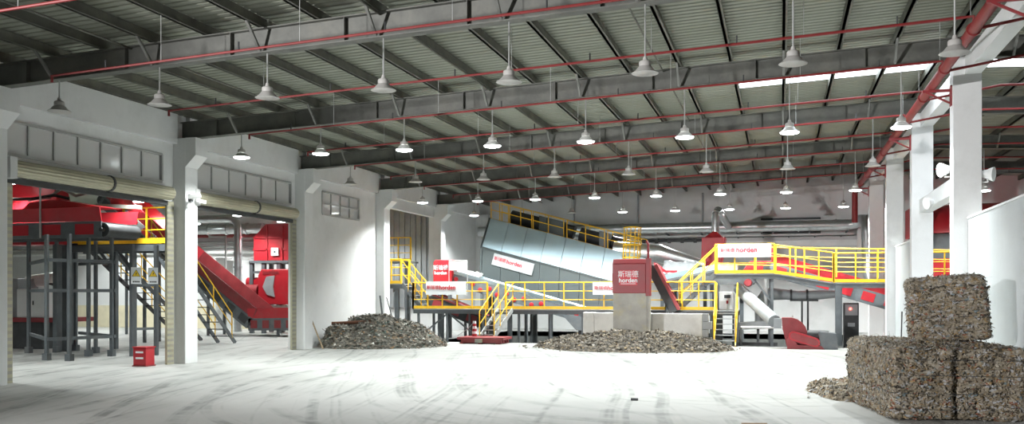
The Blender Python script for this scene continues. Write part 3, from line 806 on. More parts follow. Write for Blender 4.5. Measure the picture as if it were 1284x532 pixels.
# ------------------------------------------------------------------ discharge hood, concrete wall, cross conveyor
cw = thing('concrete_wall', 'chipped low white concrete wall behind the brown scrap heap', 'low wall', (-5, 36, 0))
wa, wc = x_at(731, 35.9), x_at(892, 35.9)
for i, (f0, f1) in enumerate(((0, .09), (.09, .54), (.54, .93))):
    MB().box(wa + (wc-wa)*f0 + .006, wa + (wc-wa)*f1 - .006, 35.9, 36.3, 0, 1.22 - .015*i).build('wall_block', 'concrete_white', cw, bevel=.02)
for i in range(4):
    MB().box(wa + (wc-wa)*.93, wc - (.12 if i % 2 else 0), 35.92, 36.25, .3*i, .3*i + .285).build('block', 'mid_grey', cw, bevel=.01)
HY = 34.6
xa, xb = x_at(768, HY), x_at(813, HY)
zt, zm, zl = z_at(325, xa, HY), z_at(368, xa, HY), z_at(418, xa, HY)
hd = thing('discharge_hood', 'dark red lettered discharge hood with worn grey steel skirt above the brown scrap', 'machine', ((xa+xb)/2, HY+.6, 0))
MB().prism([(xa, HY, zm), (xa, HY, zt-.18), (xa, HY+.15, zt), (xa, HY+1.2, zt), (xa, HY+1.2, zm)], (xb-xa-.1, 0, 0)).build('hood', 'hood_red', hd, bevel=.02)
MB().box(xb-.1, xb+.08, HY-.02, HY+.25, zm-.1, zt+.02).build('post', 'hood_red', hd, bevel=.01)
MB().box(xa-.05, xa, HY+.2, HY+.5, zm+.35, zm+.75).build('bracket', 'dark_red', hd)
MB().box(xa+.02, xb-.06, HY+.02, HY+.05, zl+.02, zm).build('front_skirt', 'dull_steel', hd)
MB().box(xa+.02, xa+.05, HY+.05, HY+1.15, zl+.1, zm).build('side_skirt', 'dull_steel', hd)
MB().box(xb-.09, xb-.06, HY+.05, HY+1.15, zl+.1, zm).build('side_skirt', 'dull_steel', hd)
MB().box(xb-.05, xb+.05, HY+.02, HY+.2, .0, zm).build('leg', 'dull_steel', hd)
MB().box(xa+.05, xa+.15, HY+1.0, HY+1.15, 0, zm).build('leg', 'dull_steel', hd)
MB().tube([(xb-.02, HY+.1, zt), (xb-.02, HY+.1, zt+.55), (xb-.09, HY+.1, zt+.66)], .045, 8).build('stub_pipe', 'dark_red', hd, smooth=True)
pcx = (xa + xb)/2 - .08
MB().box(pcx-.34, pcx+.34, HY-.012, HY, zm+.30, zm+.86).build('name_plate', 'sign_red', hd)
text_mesh('lettering', '斯瑞德', .26, 'sign_white', hd, (pcx, HY-.02, zm+.70), (1, 0, 0), (0, 0, 1))
text_mesh('lettering', 'horden', .24, 'sign_white', hd, (pcx, HY-.02, zm+.48), (1, 0, 0), (0, 0, 1))
MB().box(pcx-.28, pcx+.28, HY-.018, HY-.012, zm+.345, zm+.365).build('name_line', 'sign_white', hd)
a = V(x_at(843, 36.4), 37.2, z_at(394, x_at(843, 36.4), 36.4)); b = V(x_at(806, 36.0), 36.2, z_at(352, x_at(806, 36), 36.0))
a = V(x_at(841, 36.6), 36.62, 1.16); b = V(x_at(812, 36.6), 36.62, z_at(338, x_at(812, 36.6), 36.6))
conveyor('belt_conveyor', 'steep dark conveyor with red edge feeding the discharge hood', a, b, .42, .30, .14, 0, m_skirt='dark_red', m_frame='dark_grey', legs=((.12, 0),), drum=(0, 1))

# outlet duct of the trommel, tapering to the right
od = thing('outlet_duct', 'silver tapering duct from the trommel to the red feed box', 'duct', (x_at(795, 40.6), 40.6, 3.5))
pts = [(770, 314), (823, 318), (826, 318), (850, 325), (884, 334)]
P = [V(x_at(px, 40.8), 40.8, z_at(py, x_at(px, 40.8), 40.8)) for px, py in pts]
MB().tube(P, [.40, .40, .40, .33, .22], 20).build('duct', 'galvanised', od, smooth=True)
for px, py, r in ((800, 316, .42), (823, 318, .42)):
    X = x_at(px, 40.8); MB().lathe([(r-.03, -.03), (r, -.03), (r, .03), (r-.03, .03)], (X, 40.8, z_at(py, X, 40.8)), (1, 0, -.08), 20).build('flange', 'galvanised', od, smooth=True)
# red feed box with silver stack
FY = 41.2
xa, xb = x_at(880, FY), x_at(908, FY); zt = z_at(298, xa, FY); zl = z_at(345, xa, FY)
fb = thing('feed_box', 'red feed box with silver pipe behind the right walkway stair', 'machine', ((xa+xb)/2, FY+.5, -1.1))
MB().prism([(xa-.05, FY, zl), (xa+.0, FY, zt), (xb+.05, FY, zt), (xb-.2, FY, zl)], (0, 1.1, 0)).build('casing', 'machine_red', fb, bevel=.02)
MB().prism([(xa+.1, FY+.05, zt), (xa+.45, FY+.4, zt+.28), (xb-.35, FY+.4, zt+.28), (xb-.05, FY+.05, zt)], (0, .6, 0)).build('cap', 'machine_red', fb)
for X in (xa+.1, xb-.3): post(fb, X, FY+.5, -1.1, zl, .08)
xm = x_at(897, FY+.5); zs = z_at(266, xm, FY+.5)
MB().tube([(xm, FY+.55, zt+.2), (xm, FY+.55, zs-.3), (xm+.02, FY+.62, zs-.05)], .17, 14).build('stack_pipe', 'galvanised', fb, smooth=True)
STK = (xm, zs)

# grey tarpaulin over middle conveyor and red hopper below it
xa, xb = x_at(826, 39.0), x_at(873, 39.0)
mh = thing('middle_hopper', 'red hopper between discharge hood and walkway stair', 'machine', (xa, 39.3, -1.1))
zt, zl = z_at(329, xa, 39), z_at(356, xa, 39)
MB().prism([(xa-.2, 39.0, zt), (xa+.3, 39.0, zt-.35), (xa+.75, 39.0, zt-.35), (xa+.75, 39.0, zl), (xa+.05, 39.0, zl-.3), (xa-.05, 39.0, zl)], (0, .9, 0)).build('casing', 'machine_red', mh)
MB().box(xa+.1, xa+.7, 38.97, 39.0, zl+.1, zl+.45).build('hatch', 'dark_red', mh)
for X in (xa+.1, xa+.65): post(mh, X, 39.4, -1.1, zl, .07)
cover('cover_sheet', 'grey tarpaulin draped beside the right walkway stair', [(xa+.1, 38.9, z_at(344, xa, 39)), (xb, 38.9, z_at(346, xb, 39)), (xb, 39.7, z_at(329, xb, 39.7)), (xa+.15, 39.7, z_at(328, xa, 39.7))], m='mid_grey', seed=6)
a = V(x_at(836, 38.6), 39.3, z_at(366, x_at(836, 38.6), 38.6)); b = V(x_at(905, 38.6), 39.3, z_at(352, x_at(905, 38.6), 38.6))
conveyor('belt_conveyor', 'grey belt conveyor below the tarpaulin behind the right stair', a, b, .8, .5, .2, 3, m_skirt='panel_blue_lit', m_frame='steel_grey', m_pan='dark_grey', legs=((.2, -1.1), (.8, -1.1)))

# red separator behind the right banner
SY_ = 38.6
xa, xb = x_at(926, SY_), x_at(970, SY_); zt, zl = z_at(323, xa, SY_), z_at(346, xa, SY_)
se = thing('separator', 'red sloped separator housing behind the white banner', 'machine', ((xa+xb)/2, SY_+.5, -1.1))
MB().prism([(xa, SY_, zl), (xa+.45, SY_, zt-.15), (xb-.1, SY_, zt-.15), (xb-.1, SY_, zt+.45), (xb, SY_, zt+.45), (xb, SY_, zl)], (0, 1.2, 0)).build('casing', 'machine_red', se, bevel=.02)
MB().prism([(xa+.2, SY_-.02, zl+.05), (xa+.4, SY_-.02, zl+.3), (xb-.3, SY_-.02, zl+.3), (xb-.2, SY_-.02, zl+.05)], (0, .02, 0)).build('inspection_plate', 'machine_red', se)
MB().box(xa-.95, xa-.05, SY_+.2, SY_+1.0, zl-.05, zl+.45).build('side_bin', 'dull_steel', se)
for X in (xa+.1, xb-.1): post(se, X, SY_+.6, -1.1, zl, .08)
MB().prism([(x_at(886, SY_), SY_, z_at(357, xa, SY_)), (x_at(945, SY_), SY_, z_at(357, xa, SY_)), (x_at(945, SY_)+.1, SY_, z_at(350, xa, SY_)), (x_at(886, SY_), SY_, z_at(346, xa, SY_))], (0, .9, 0)).build('under_frame', 'steel_grey', se)
MB().lathe([(.0, -.5), (.13, -.5), (.16, -.45), (.16, .45), (.13, .5), (0, .5)], (x_at(938, SY_), SY_+.3, z_at(355, xa, SY_)), (0, 1, 0), 16).build('drum_end', 'dark_red', se, smooth=True)

# long sloping conveyor on the right
a = V(x_at(962, 38.3), 38.75, 0); a.z = z_at(345, a.x, 38.3); b = V(6.8, 38.75, 0)
b.z = a.z - .305 * (b.x - a.x)
conveyor('belt_conveyor', 'long red and grey conveyor sloping down under the right walkway', a, b, .9, .52, .34, 9, legs=((.62, 0), (.85, 0)))

# dark control cabinet with red light
xa, xb = x_at(1058, 39.8), x_at(1077, 39.8)
cc = thing('control_cabinet', 'dark control cabinet with a small red light under the sloping conveyor', 'cabinet', ((xa+xb)/2, 40, -1.1))
zt = z_at(380, xa, 39.8)
MB().box(xa, xb, 39.8, 40.4, -1.1, zt).build('body', 'dark_grey', cc, bevel=.015)
MB().box(xa+.05, xb-.05, 39.78, 39.8, zt-.5, zt-.06).build('door', 'mid_grey', cc)
MB().lathe([(.05, 0), (.05, .03), (0, .03)], (xa+.25, 39.78, zt-.24), (0, -1, 0), 12).build('indicator_light', 'red_indicator', cc)
MB().box(xa+.15, xb-.15, 39.77, 39.8, zt-.95, zt-.8).build('name_plate', 'mid_grey', cc)
# white panel behind the right steps
xa, xb = x_at(903, 38.9), x_at(922, 38.9)
wp = thing('switch_panel', 'white switch panel seen behind the right yellow steps', 'cabinet', ((xa+xb)/2, 39, -1.1))
MB().box(xa, xb, 38.2, 38.5, z_at(389, xa, 38.2), z_at(366, xa, 38.2)).build('body', 'white_enamel', wp, bevel=.02)
MB().box(xa+.2, xa+.45, 38.17, 38.2, z_at(374, xa, 38.2), z_at(370, xa, 38.2)).build('display', 'dark_grey', wp)
MB().box(xa+.28, xa+.36, 38.17, 38.2, z_at(381, xa, 38.2), z_at(377, xa, 38.2)).build('handle', 'machine_red', wp)
for X in (xa+.05, xb-.05): post(wp, X, 38.35, -1.1, z_at(389, xa, 38.2), .04)

# ------------------------------------------------------------------ blower with its ducts
BYf = 34.35
bx = lambda px: x_at(px, BYf)
bz = lambda py, px=1010: z_at(py, x_at(px, BYf), BYf)
fan = thing('blower', 'dark red centrifugal blower with belt guard on the floor by the bales', 'blower', (bx(1010), BYf+.5, 0))
MB().prism([(bx(987), BYf, .0), (bx(1034), BYf, .0), (bx(1030), BYf, .12), (bx(1000), BYf, .14), (bx(994), BYf, .45), (bx(990), BYf, .5), (bx(986), BYf, .3)], (0, .8, 0)).build('base', 'dark_red', fan)
vol = [(bx(px), bz(py)) for px, py in ((980, 399), (993, 399), (1000, 401), (1006, 405), (1010, 410), (1012.5, 416), (1013, 424), (1012, 433), (986, 435), (984, 424), (981, 413))]
MB().prism([(x, BYf+.25, max(z, .1)) for x, z in vol], (0, .5, 0)).build('scroll_casing', 'dark_red', fan, bevel=.02)
MB().box(bx(970), bx(980), BYf+.3, BYf+.7, bz(413), bz(400)).build('outlet', 'mid_grey', fan)
g0, g1 = V(bx(995), BYf+.1, .46), V(bx(1022), BYf+.1, .24)
u = (g1 - g0).normalized(); wv = V(-u.z, 0, u.x)
def stadium(rad, dy):
    pl = []
    for i in range(9): an = pi/2 + pi*i/8; pl.append(g0 + u*(cos(an)*rad) + wv*(sin(an)*rad))
    for i in range(9): an = -pi/2 + pi*i/8; pl.append(g1 + u*(cos(an)*rad) + wv*(sin(an)*rad))
    return [q + V(0, dy, 0) for q in pl]
bg_ = MB().prism(stadium(.165, -.14), (0, .16, 0)).build('belt_guard', 'machine_red', fan)
MB().prism(stadium(.11, -.155), (0, .015, 0)).build('guard_mesh', 'dark_red', bg_)
MB().tube([(bx(1012), BYf+.4, .45), (bx(1040), BYf+.4, .45)], .2, 12).build('motor', 'dark_grey', fan, smooth=True)
MB().prism([(bx(1030), BYf+.05, 0), (bx(1051), BYf+.05, 0), (bx(1049), BYf+.05, .55), (bx(1026), BYf+.05, .62)], (0, .8, 0)).build('motor_plinth', 'steel_grey', fan)
MB().tube([(bx(994)+.02*0, BYf+.5, bz(399)-.05), (bx(994), BYf+.5, bz(399)+.08)], .03, 6).build('lifting_eye', 'light_steel', fan)

bd = thing('blower_duct', 'grey air duct bending above the blower under the right walkway', 'duct', (x_at(960, 37.6), 37.6, 0))
DYY = 38.0
def dp(px, py): X = x_at(px, DYY); return V(X, DYY, z_at(py, X, DYY))
MB().tube([dp(956, 412), dp(955, 388), dp(956, 378), dp(960, 371), dp(968, 369), dp(985, 369.5), dp(1000, 371), dp(1028, 370), dp(1049, 369)], [.28, .27, .26, .25, .24, .2, .18, .18, .14], 16).build('duct', 'mid_grey', bd, smooth=True)
MB().tube([dp(926, 362), V(bx(971), BYf+.55, bz(404))], [.22, .24], 14).build('inclined_duct', 'mid_grey', bd, smooth=True)
for px, py in ((992, 370.5), (1012, 370.5)):
    q = dp(px, py); MB().lathe([(.18, -.04), (.23, -.04), (.23, .04), (.18, .04)], q, (1, 0, 0), 14).build('clamp', 'dark_grey', bd, smooth=True)
q = dp(1009, 376)
MB().box(q.x-.5, q.x+.5, DYY-.15, DYY+.15, q.z-.06, q.z).build('cross_bar', 'dark_grey', bd)
for dx in (-.1, .12): post(bd, q.x+dx, DYY, -1.1, q.z, .035, 'dark_grey')
ln = thing('pipe_run', 'thin white pipe running across behind the right steps', 'pipe', (x_at(930, 37.2), 37.2, 0))
MB().tube([(x_at(929, 35.9), 35.9, z_at(411, 0, 35.9)), (x_at(992, 35.9), 35.9, z_at(411, 0, 35.9))], .045, 8).build('pipe', 'white_enamel', ln, smooth=True)
MB().box(x_at(929, 35.9)-.04, x_at(929, 35.9)+.04, 35.86, 35.94, -1.1, z_at(411, 0, 35.9)).build('leg', 'steel_grey', ln)
gb = thing('grey_base_frame', 'grey base frame with trough right of the yellow steps', 'frame', (x_at(945, 37), 37, -1.1))
xa, xb = x_at(926, 37.0), x_at(975, 37.0)
MB().prism([(xa, 37.0, z_at(405, xa, 37)), (xb, 37, z_at(402, xb, 37)), (xb-.2, 37, z_at(412, xb, 37)), (xa, 37, z_at(414, xa, 37))], (0, .7, 0)).build('trough', 'mid_grey', gb)
for X in (xa+.05, (xa+xb)/2, xb-.3): post(gb, X, 37.3, -1.1, z_at(411, X, 37.3), .05)
MB().box(xa, xb, 36.95, 37.05, -.05, .08).build('base_rail', 'dark_grey', gb)

# ------------------------------------------------------------------ back wall services
bdct = thing('wall_duct', 'long silver round duct along the back wall with a drop at the right', 'duct', (-6, 48.6, 5))
xa, xb = -15.9, x_at(1072, 48.6); zd = z_at(286, -5, 48.6)
xcn = x_at(1080, 47.0)
MB().tube([(xa, 48.6, zd), (xb-.3, 48.6, zd)], .27, 18).build('duct', 'galvanised', bdct, smooth=True)
MB().tube([(xb-.3, 48.6, zd), (xb, 48.55, zd+.05), (xb+.25, 48.2, zd+.22), (xb+.4, 47.8, zd+.2), (xb+.45, 47.6, zd-.05), (xb+.45, 47.55, zd-.4), (xb+.5, 47.5, 2.9), (xb+.75, 47.2, 2.3)], .25, 16).build('drop_pipe', 'galvanised', bdct, smooth=True)
xm, zs = STK
MB().tube([(xm+.02, FY+.62, zs-.05), (xm+.08, FY+.9, zs+.1), (xm+.12, FY+1.4, zs+.12), (xm+.2, 48.3, zd)], .17, 14).build('branch_duct', 'galvanised', bdct, smooth=True)
for i in range(11):
    X = xa + (xb - xa) * (i + .5) / 11
    MB().lathe([(.265, -.03), (.31, -.03), (.31, .03), (.265, .03)], (X, 48.6, zd), (1, 0, 0), 18).build('flange', 'galvanised', bdct, smooth=True)
    MB().box(X+.5, X+.56, 48.3, YB, zd-.36, zd-.28).build('bracket', 'steel_grey', bdct)
ct = thing('cable_tray', 'pale green-grey cable tray below the back wall duct', 'tray', (-5, 49.3, 4.6))
MB().box(xa+2, xb, 49.2, 49.6, zd-.50, zd-.46).build('base', 'light_steel', ct)
MB().box(xa+2, xb, 49.2, 49.22, zd-.50, zd-.36).build('side', 'light_steel', ct)
for i in range(14):
    X = xa + 2.5 + i * 1.25; MB().box(X, X+.05, 49.18, 49.66, zd-.54, zd-.50).build('bracket', 'steel_grey', ct)
wt = structure(MB().box(x_at(885, YB), x_at(1075, YB), YB-.12, YB-.005, z_at(309, 0, YB), z_at(302, 0, YB)).build('trim_20', 'white_paint'), 'white horizontal ledge on the back wall')
for zt_, zl_, n in ((289.5, 297, 1), (273.5, 276, 2)):
    xa2, xb2 = x_at(954, YB), x_at(1029, YB)
    lv = thing('wall_louvre', 'dark louvred strip %s the silver duct on the back wall' % ('below' if n == 1 else 'just above'), 'louvre', ((xa2+xb2)/2, YB-.05, z_at(zl_, 0, YB)))
    z0_, z1_ = z_at(zl_, 0, YB), z_at(zt_, 0, YB)
    MB().box(xa2, xb2, YB-.06, YB-.01, z0_, z1_).build('frame', 'dark_grey', lv)
    for i in range(4):
        q = (z1_-z0_)/4; MB().box(xa2+.05, xb2-.05, YB-.10, YB-.06, z0_+q*i+.02, z0_+q*i+q*.6).build('slat', 'steel_grey', lv)
for i, px in enumerate((720, 800, 881)):
    X = x_at(px, YB-.05)
    wp_ = MB().tube([(X, YB-.06, z_at(280, X, YB)), (X, YB-.06, 7.2)], .05, 8).build('wall_pipe', 'mid_grey', smooth=True)
    tag(wp_, 'thin grey pipe climbing the back wall, %s from the left' % ORD[i], 'pipe', 'pipes on the back wall')
kb = thing('dark_pipe_rack', 'dark pipe rail with clamps on the back wall right of the trommel', 'pipe', (x_at(835, YB), YB-.1, 4))
X0_, X1_ = x_at(800, YB), x_at(880, YB); zz = z_at(300, 0, YB)
MB().tube([(X0_, YB-.12, zz), (X1_, YB-.12, zz)], .08, 8).build('pipe', 'dark_grey', kb, smooth=True)
for i in range(5): X = X0_ + (X1_-X0_)*(i+.5)/5; MB().box(X-.08, X+.08, YB-.22, YB-.005, zz-.13, zz+.13).build('clamp', 'dark_grey', kb)

# red hood in the aisle beyond the right columns
rm = thing('aisle_shredder', 'big red rounded hood with grey body beyond the right columns', 'machine', (11, 39.5, 0))
pr = []
for i in range(9):
    an = pi/2 * i / 8; pr.append((5.1, 41.0 - 2.0*cos(an), 4.26 + 1.2*sin(an)))
pr += [(5.1, 43, 5.46), (5.1, 43, 4.26)]
MB().prism(pr, (10, 0, .3)).build('hood', 'machine_red', rm, smooth=True)
MB().box(5.3, 15, 39.3, 42.8, 3.3, 4.26).build('body', 'steel_grey', rm)
MB().box(5.3, 15, 39.1, 42.8, 2.3, 3.3).build('lower_body', 'machine_red', rm)
for X in (5.6, 10, 14.6): post(rm, X, 39.6, 0, 2.3, .15); post(rm, X, 42.4, 0, 2.3, .15)
# ------------------------------------------------------------------ roller shutters
def shutter(label, ya, yb, zc, first):
    o = thing('roller_shutter', label, 'roller shutter', (XW + .2, (ya+yb)/2, zc))
    ym = ya + (yb - ya) * .56
    for (a, b) in ((ya, ym - .03), (ym + .03, yb)):
        n = 16; vs = []; pr = []
        s = MB()
        for i in range(n):
            an = 2*pi*i/n
            for d in (0, .5):
                aa = an + d*2*pi/n; r = .175 + (.012 if d == 0 else 0); pr.append((XW + .19 + r*cos(aa), zc + r*sin(aa)))
        s.prism([(x, a, z) for x, z in pr], (0, b - a, 0)).build('curtain_roll', 'shutter_tan', o)
    MB().lathe([(.2, -.04), (.21, 0), (.2, .04)], (XW + .19, ym, zc), (0, 1, 0), 20).build('support_ring', 'dark_grey', o, smooth=True)
    MB().box(XW + .02, XW + .12, ya, yb, zc - .32, zc - .2).build('bottom_slat', 'dark_grey', o)
    MB().box(XW + .0, XW + .4, ya - .22, ya - .02, zc - .25, zc + .22).build('gear_box', 'white_paint', o)
    for y in (ya - .12, yb + .02):
        MB().box(XW + .0, XW + .07, y, y + .30, 0, zc - .2).build('guide_rail', 'shutter_tan', o)
        for i in range(30):
            MB().box(XW + .07, XW + .078, y + .02, y + .28, .05 + i*.147, .12 + i*.147).build('slot', 'dull_steel', o)
    return o
shutter('rolled up tan roller shutter over the first doorway at left', 16.55, 22.1, 4.72, True)
shutter('rolled up tan roller shutter over the second doorway', 23.2, 28.95, 4.72, False)

# small red chest by the first column
xa = x_at(188, 21.6)
rb = thing('extinguisher_box', 'small red fire extinguisher box standing by the first doorway column', 'box', (-16.55, 21.55, 0))
MB().box(-16.78, -16.38, 21.35, 21.72, .03, .50).build('body', 'machine_red', rb, bevel=.012)
MB().box(-16.80, -16.36, 21.33, 21.74, .50, .53).build('lid', 'machine_red', rb)
MB().box(-16.80, -16.36, 21.33, 21.74, 0, .03).build('plinth', 'dark_red', rb)
for z in (.36, .2): MB().box(-16.70, -16.46, 21.345, 21.35, z, z + .05).build('lettering_strip', 'sign_white', rb)

# security camera on the column between the doors
sc_ = thing('security_camera', 'white security camera bracketed on the column between the doors', 'camera', (XL + .05, 22.7, 4.6))
zc_ = z_at(249, XL, 22.7)
MB().box(XL, XL + .06, 22.62, 22.78, zc_ - .1, zc_ + .1).build('mount', 'dark_grey', sc_)
MB().tube([(XL + .05, 22.7, zc_), (XL + .2, 22.6, zc_ - .02)], .025, 8).build('arm', 'white_enamel', sc_)
MB().bar((XL + .12, 22.45, zc_ + .01), (XL + .42, 22.6, zc_ + .05), .11, .10).build('body', 'white_enamel', sc_, bevel=.01)
MB().bar((XL + .05, 22.9, zc_ - .03), (XL + .2, 23.15, zc_ - .08), .10, .09).build('second_body', 'white_enamel', sc_, bevel=.01)

# floodlights on the right columns
def flood(label, c, d, mount=None):
    c = Vector(c); d = Vector(d).normalized()
    o = thing('floodlight', label, 'floodlight', c)
    MB().lathe([(.0, -.16), (.07, -.15), (.10, -.05), (.15, .06), (.16, .10), (.14, .10), (0, .08)], c, d, 16).build('head', 'white_enamel', o, smooth=True)
    mount = Vector(mount)
    MB().tube([c - d*.05 - V(0, 0, .02), c - d*.02 - V(0, 0, .17), mount], .02, 6).build('arm', 'white_enamel', o)
    return o
flood('white floodlight on the left side of the bale column', (XR - .10, 22.98, z_at(213, XR, 23.0)), (-1, -.4, -.1), (XR + .02, 22.85, z_at(213, XR, 23.0) - .17))
flood('white floodlight on the right side of the bale column', (XR + .74, 22.6, z_at(220, XR, 22.6)), (1, -.5, -.1), (XR + .57, 22.65, z_at(220, XR, 22.6) - .17))
flood('white floodlight below the lower tie beam', (XR + .1, 26.6, 4.35), (-1, -.5, -.2), (XR + .22, 26.6, 4.34))

fo = flood('white floodlight high on the rear left wall behind the camera', (-15.75, -4.7, 4.4), (.57, .82, -.05), (XW, -4.7, 4.25))
fl_ = bpy.data.lights.new('floodlight_beam', 'SPOT'); fl_.energy = FLOOD_W; fl_.spot_size = R(62); fl_.spot_blend = .55
fl_.shadow_soft_size = .25; fl_.color = (1.0, .985, .99)
fb_ = bpy.data.objects.new('floodlight_beam', fl_); COL.objects.link(fb_); fb_.parent = fo
fb_.location = (.15, .2, 0); fb_.rotation_euler = (V(3.6, 22.0, 2.6) - V(-15.6, -4.5, 4.4)).to_track_quat('-Z', 'Y').to_euler()

# ------------------------------------------------------------------ side hall seen through the doors
# gantry carrying the horizontal red conveyor
gy0, gy1 = 24.0, 25.6
a = V(-31, (gy0+gy1)/2, 3.68); b = V(-20.0, (gy0+gy1)/2, 3.68)
hc = conveyor('gantry_conveyor', 'high horizontal red conveyor with black drum seen through the first doorway', a, b, 1.55, .50, .42, 9, m_frame='steel_grey', drum=(0, 1))
for (pxs, pyb) in ((36, 443), (58.5, 452), (71, 442), (87, 453), (95, 440), (111, 447), (120, 443), (140, 447)):
    t = 2*F_PX / (pyb - HOR); X = (pxs - VPX) * t / FC; Yp = (t + X*SY)/CY
    MB().box(X-.045, X+.045, Yp-.045, Yp+.045, 0, 3.7).build('leg', 'steel_grey', hc)
    MB().box(X-.09, X+.09, Yp-.09, Yp+.09, 0, .2).build('foot', 'steel_grey', hc)
for zz in (.62, 2.05, 2.95):
    MB().bar((-20.7, 22.55, zz), (-20.06, 24.5, zz), .08, .10).build('cross_beam', 'steel_grey', hc)
    MB().bar((-20.7, 22.55, zz), (-23.7, 25.1, zz), .08, .10).build('cross_beam', 'steel_grey', hc)
    MB().bar((-20.0, 24.6, zz), (-22.9, 26.4, zz), .08, .10).build('cross_beam', 'steel_grey', hc)
# machine above the conveyor
sh = thing('shredder_hood', 'big dark red machine hood above the gantry conveyor', 'machine', (-24.5, 25.5, 3.9))
MB().prism([(-31, 25.8, 3.6), (-31, 25.8, 6.2), (-23.6, 25.8, 6.2), (-23.2, 25.8, 4.95), (-23.2, 25.8, 3.6)], (0, .6, 0)).build('casing', 'machine_red', sh, bevel=.03)
MB().prism([(-23.2, 24.2, 4.62), (-22.9, 24.2, 4.85), (-21.9, 24.2, 4.92), (-20.3, 24.2, 4.66)], (0, 1.1, 0)).build('top_cover', 'machine_red', sh)
MB().tube([(-25.4, 24.4, 5.1), (-24.2, 24.4, 5.0), (-23.0, 24.4, 4.98), (-22.3, 24.6, 5.1), (-21.9, 24.8, 5.0)], .05, 8).build('hose', 'black_rubber', sh, smooth=True)
MB().tube([(-23.6, 24.9, 5.0), (-22.8, 24.9, 5.05), (-22.3, 24.9, 5.35), (-21.8, 25.0, 5.1), (-21.3, 25.0, 5.2)], .05, 8).build('hose', 'light_steel', sh, smooth=True)
MB().tube([(-22.2, 23.9, 3.7), (-22.2, 23.9, 5.6)], .03, 8).build('pipe', 'light_steel', sh)
MB().lathe([(.0, -.25), (.22, -.25), (.24, -.2), (.24, .2), (.22, .25), (0, .25)], (-20.9, 26.0, 5.0), (1, 0, 0), 16).build('motor', 'machine_red', sh, smooth=True)
MB().bar((-21.6, 25.7, 4.85), (-19.9, 25.7, 4.75), .12, .12).build('shaft_guard', 'dull_steel', sh)
for X in (-30, -23.35): 
    for y in (25.9, 26.3): post(sh, X, y, 0, 3.6, .1)

# hydraulic power pack
hp = thing('power_pack', 'pale grey hydraulic cabinet on a red base seen low in the first doorway', 'machine', (-26, 27.2, 0))
MB().box(-28.5, -24.9, 26.9, 28.6, .0, .95).build('base_tank', 'dark_grey', hp)
MB().box(-28.5, -24.2, 26.8, 28.7, .95, 1.1).build('red_frame', 'dark_red', hp)
MB().box(-26.1, -24.75, 27.0, 27.9, 1.1, 2.12).build('cabinet', 'white_enamel', hp, bevel=.03)
MB().box(-25.4, -24.85, 26.98, 27.0, 1.18, 2.05).build('door', 'white_enamel', hp)
MB().box(-25.38, -25.34, 26.96, 26.98, 1.55, 1.7).build('handle', 'dark_grey', hp)
MB().box(-28.0, -26.25, 27.2, 28.2, 1.1, 2.5).build('cabinet', 'mid_grey', hp, bevel=.03)
MB().lathe([(.0, -.8), (.2, -.8), (.24, -.7), (.24, .7), (.2, .8), (0, .8)], (-26.0, 28.2, 2.45), (1, 0, .1), 14).build('cylinder', 'white_enamel', hp, smooth=True)
for i in range(3):
    MB().tube([(-24.9, 27.2+.1*i, 2.3), (-24.35, 27.1+.1*i, 2.2), (-24.2, 27.1+.1*i, 1.6), (-24.5, 27.1+.1*i, .9)], .035, 6).build('hose', 'black_rubber', hp, smooth=True)

# platform with yellow rails and its stairs
pf = thing('service_platform', 'dark service platform with yellow rails behind the warning signs', 'platform', (-22, 27.9, 0))
MB().box(-24, -19.4, 26.5, 27.9, 3.58, 3.66).build('deck', 'dark_grey', pf)
for (p0, p1) in (((-24, 26.5), (-19.4, 26.5)), ((-24, 27.9), (-19.4, 27.9)), ((-19.4, 26.5), (-19.4, 27.9))):
    MB().bar((*p0, 3.48), (*p1, 3.48), .1, .22).build('edge_beam', 'steel_grey', pf)
MB().box(-23.0, -19.38, 26.44, 26.46, 3.62, 3.80).build('toe_board', 'yellow_paint', pf)
railing(pf, (-21.2, 26.5, 3.66), (-19.4, 26.5, 3.66), 3, h=1.15, toe=False)
railing(pf, (-19.4, 26.5, 3.66), (-19.4, 27.6, 3.66), 2, h=1.15)
railing(pf, (-24, 26.5, 3.66), (-23.0, 26.5, 3.66), 2, h=.5, mids=(), toe=True)
for (X, y) in ((-20.9, 26.6), (-19.5, 26.6), (-19.6, 27.8), (-22.6, 27.8), (-23.4, 26.6)):
    post(pf, X, y, 0, 3.5, .08)
    MB().bar((X, y, 2.7), (X - .6, y, 3.4), .08, .08).build('knee_brace', 'steel_grey', pf)
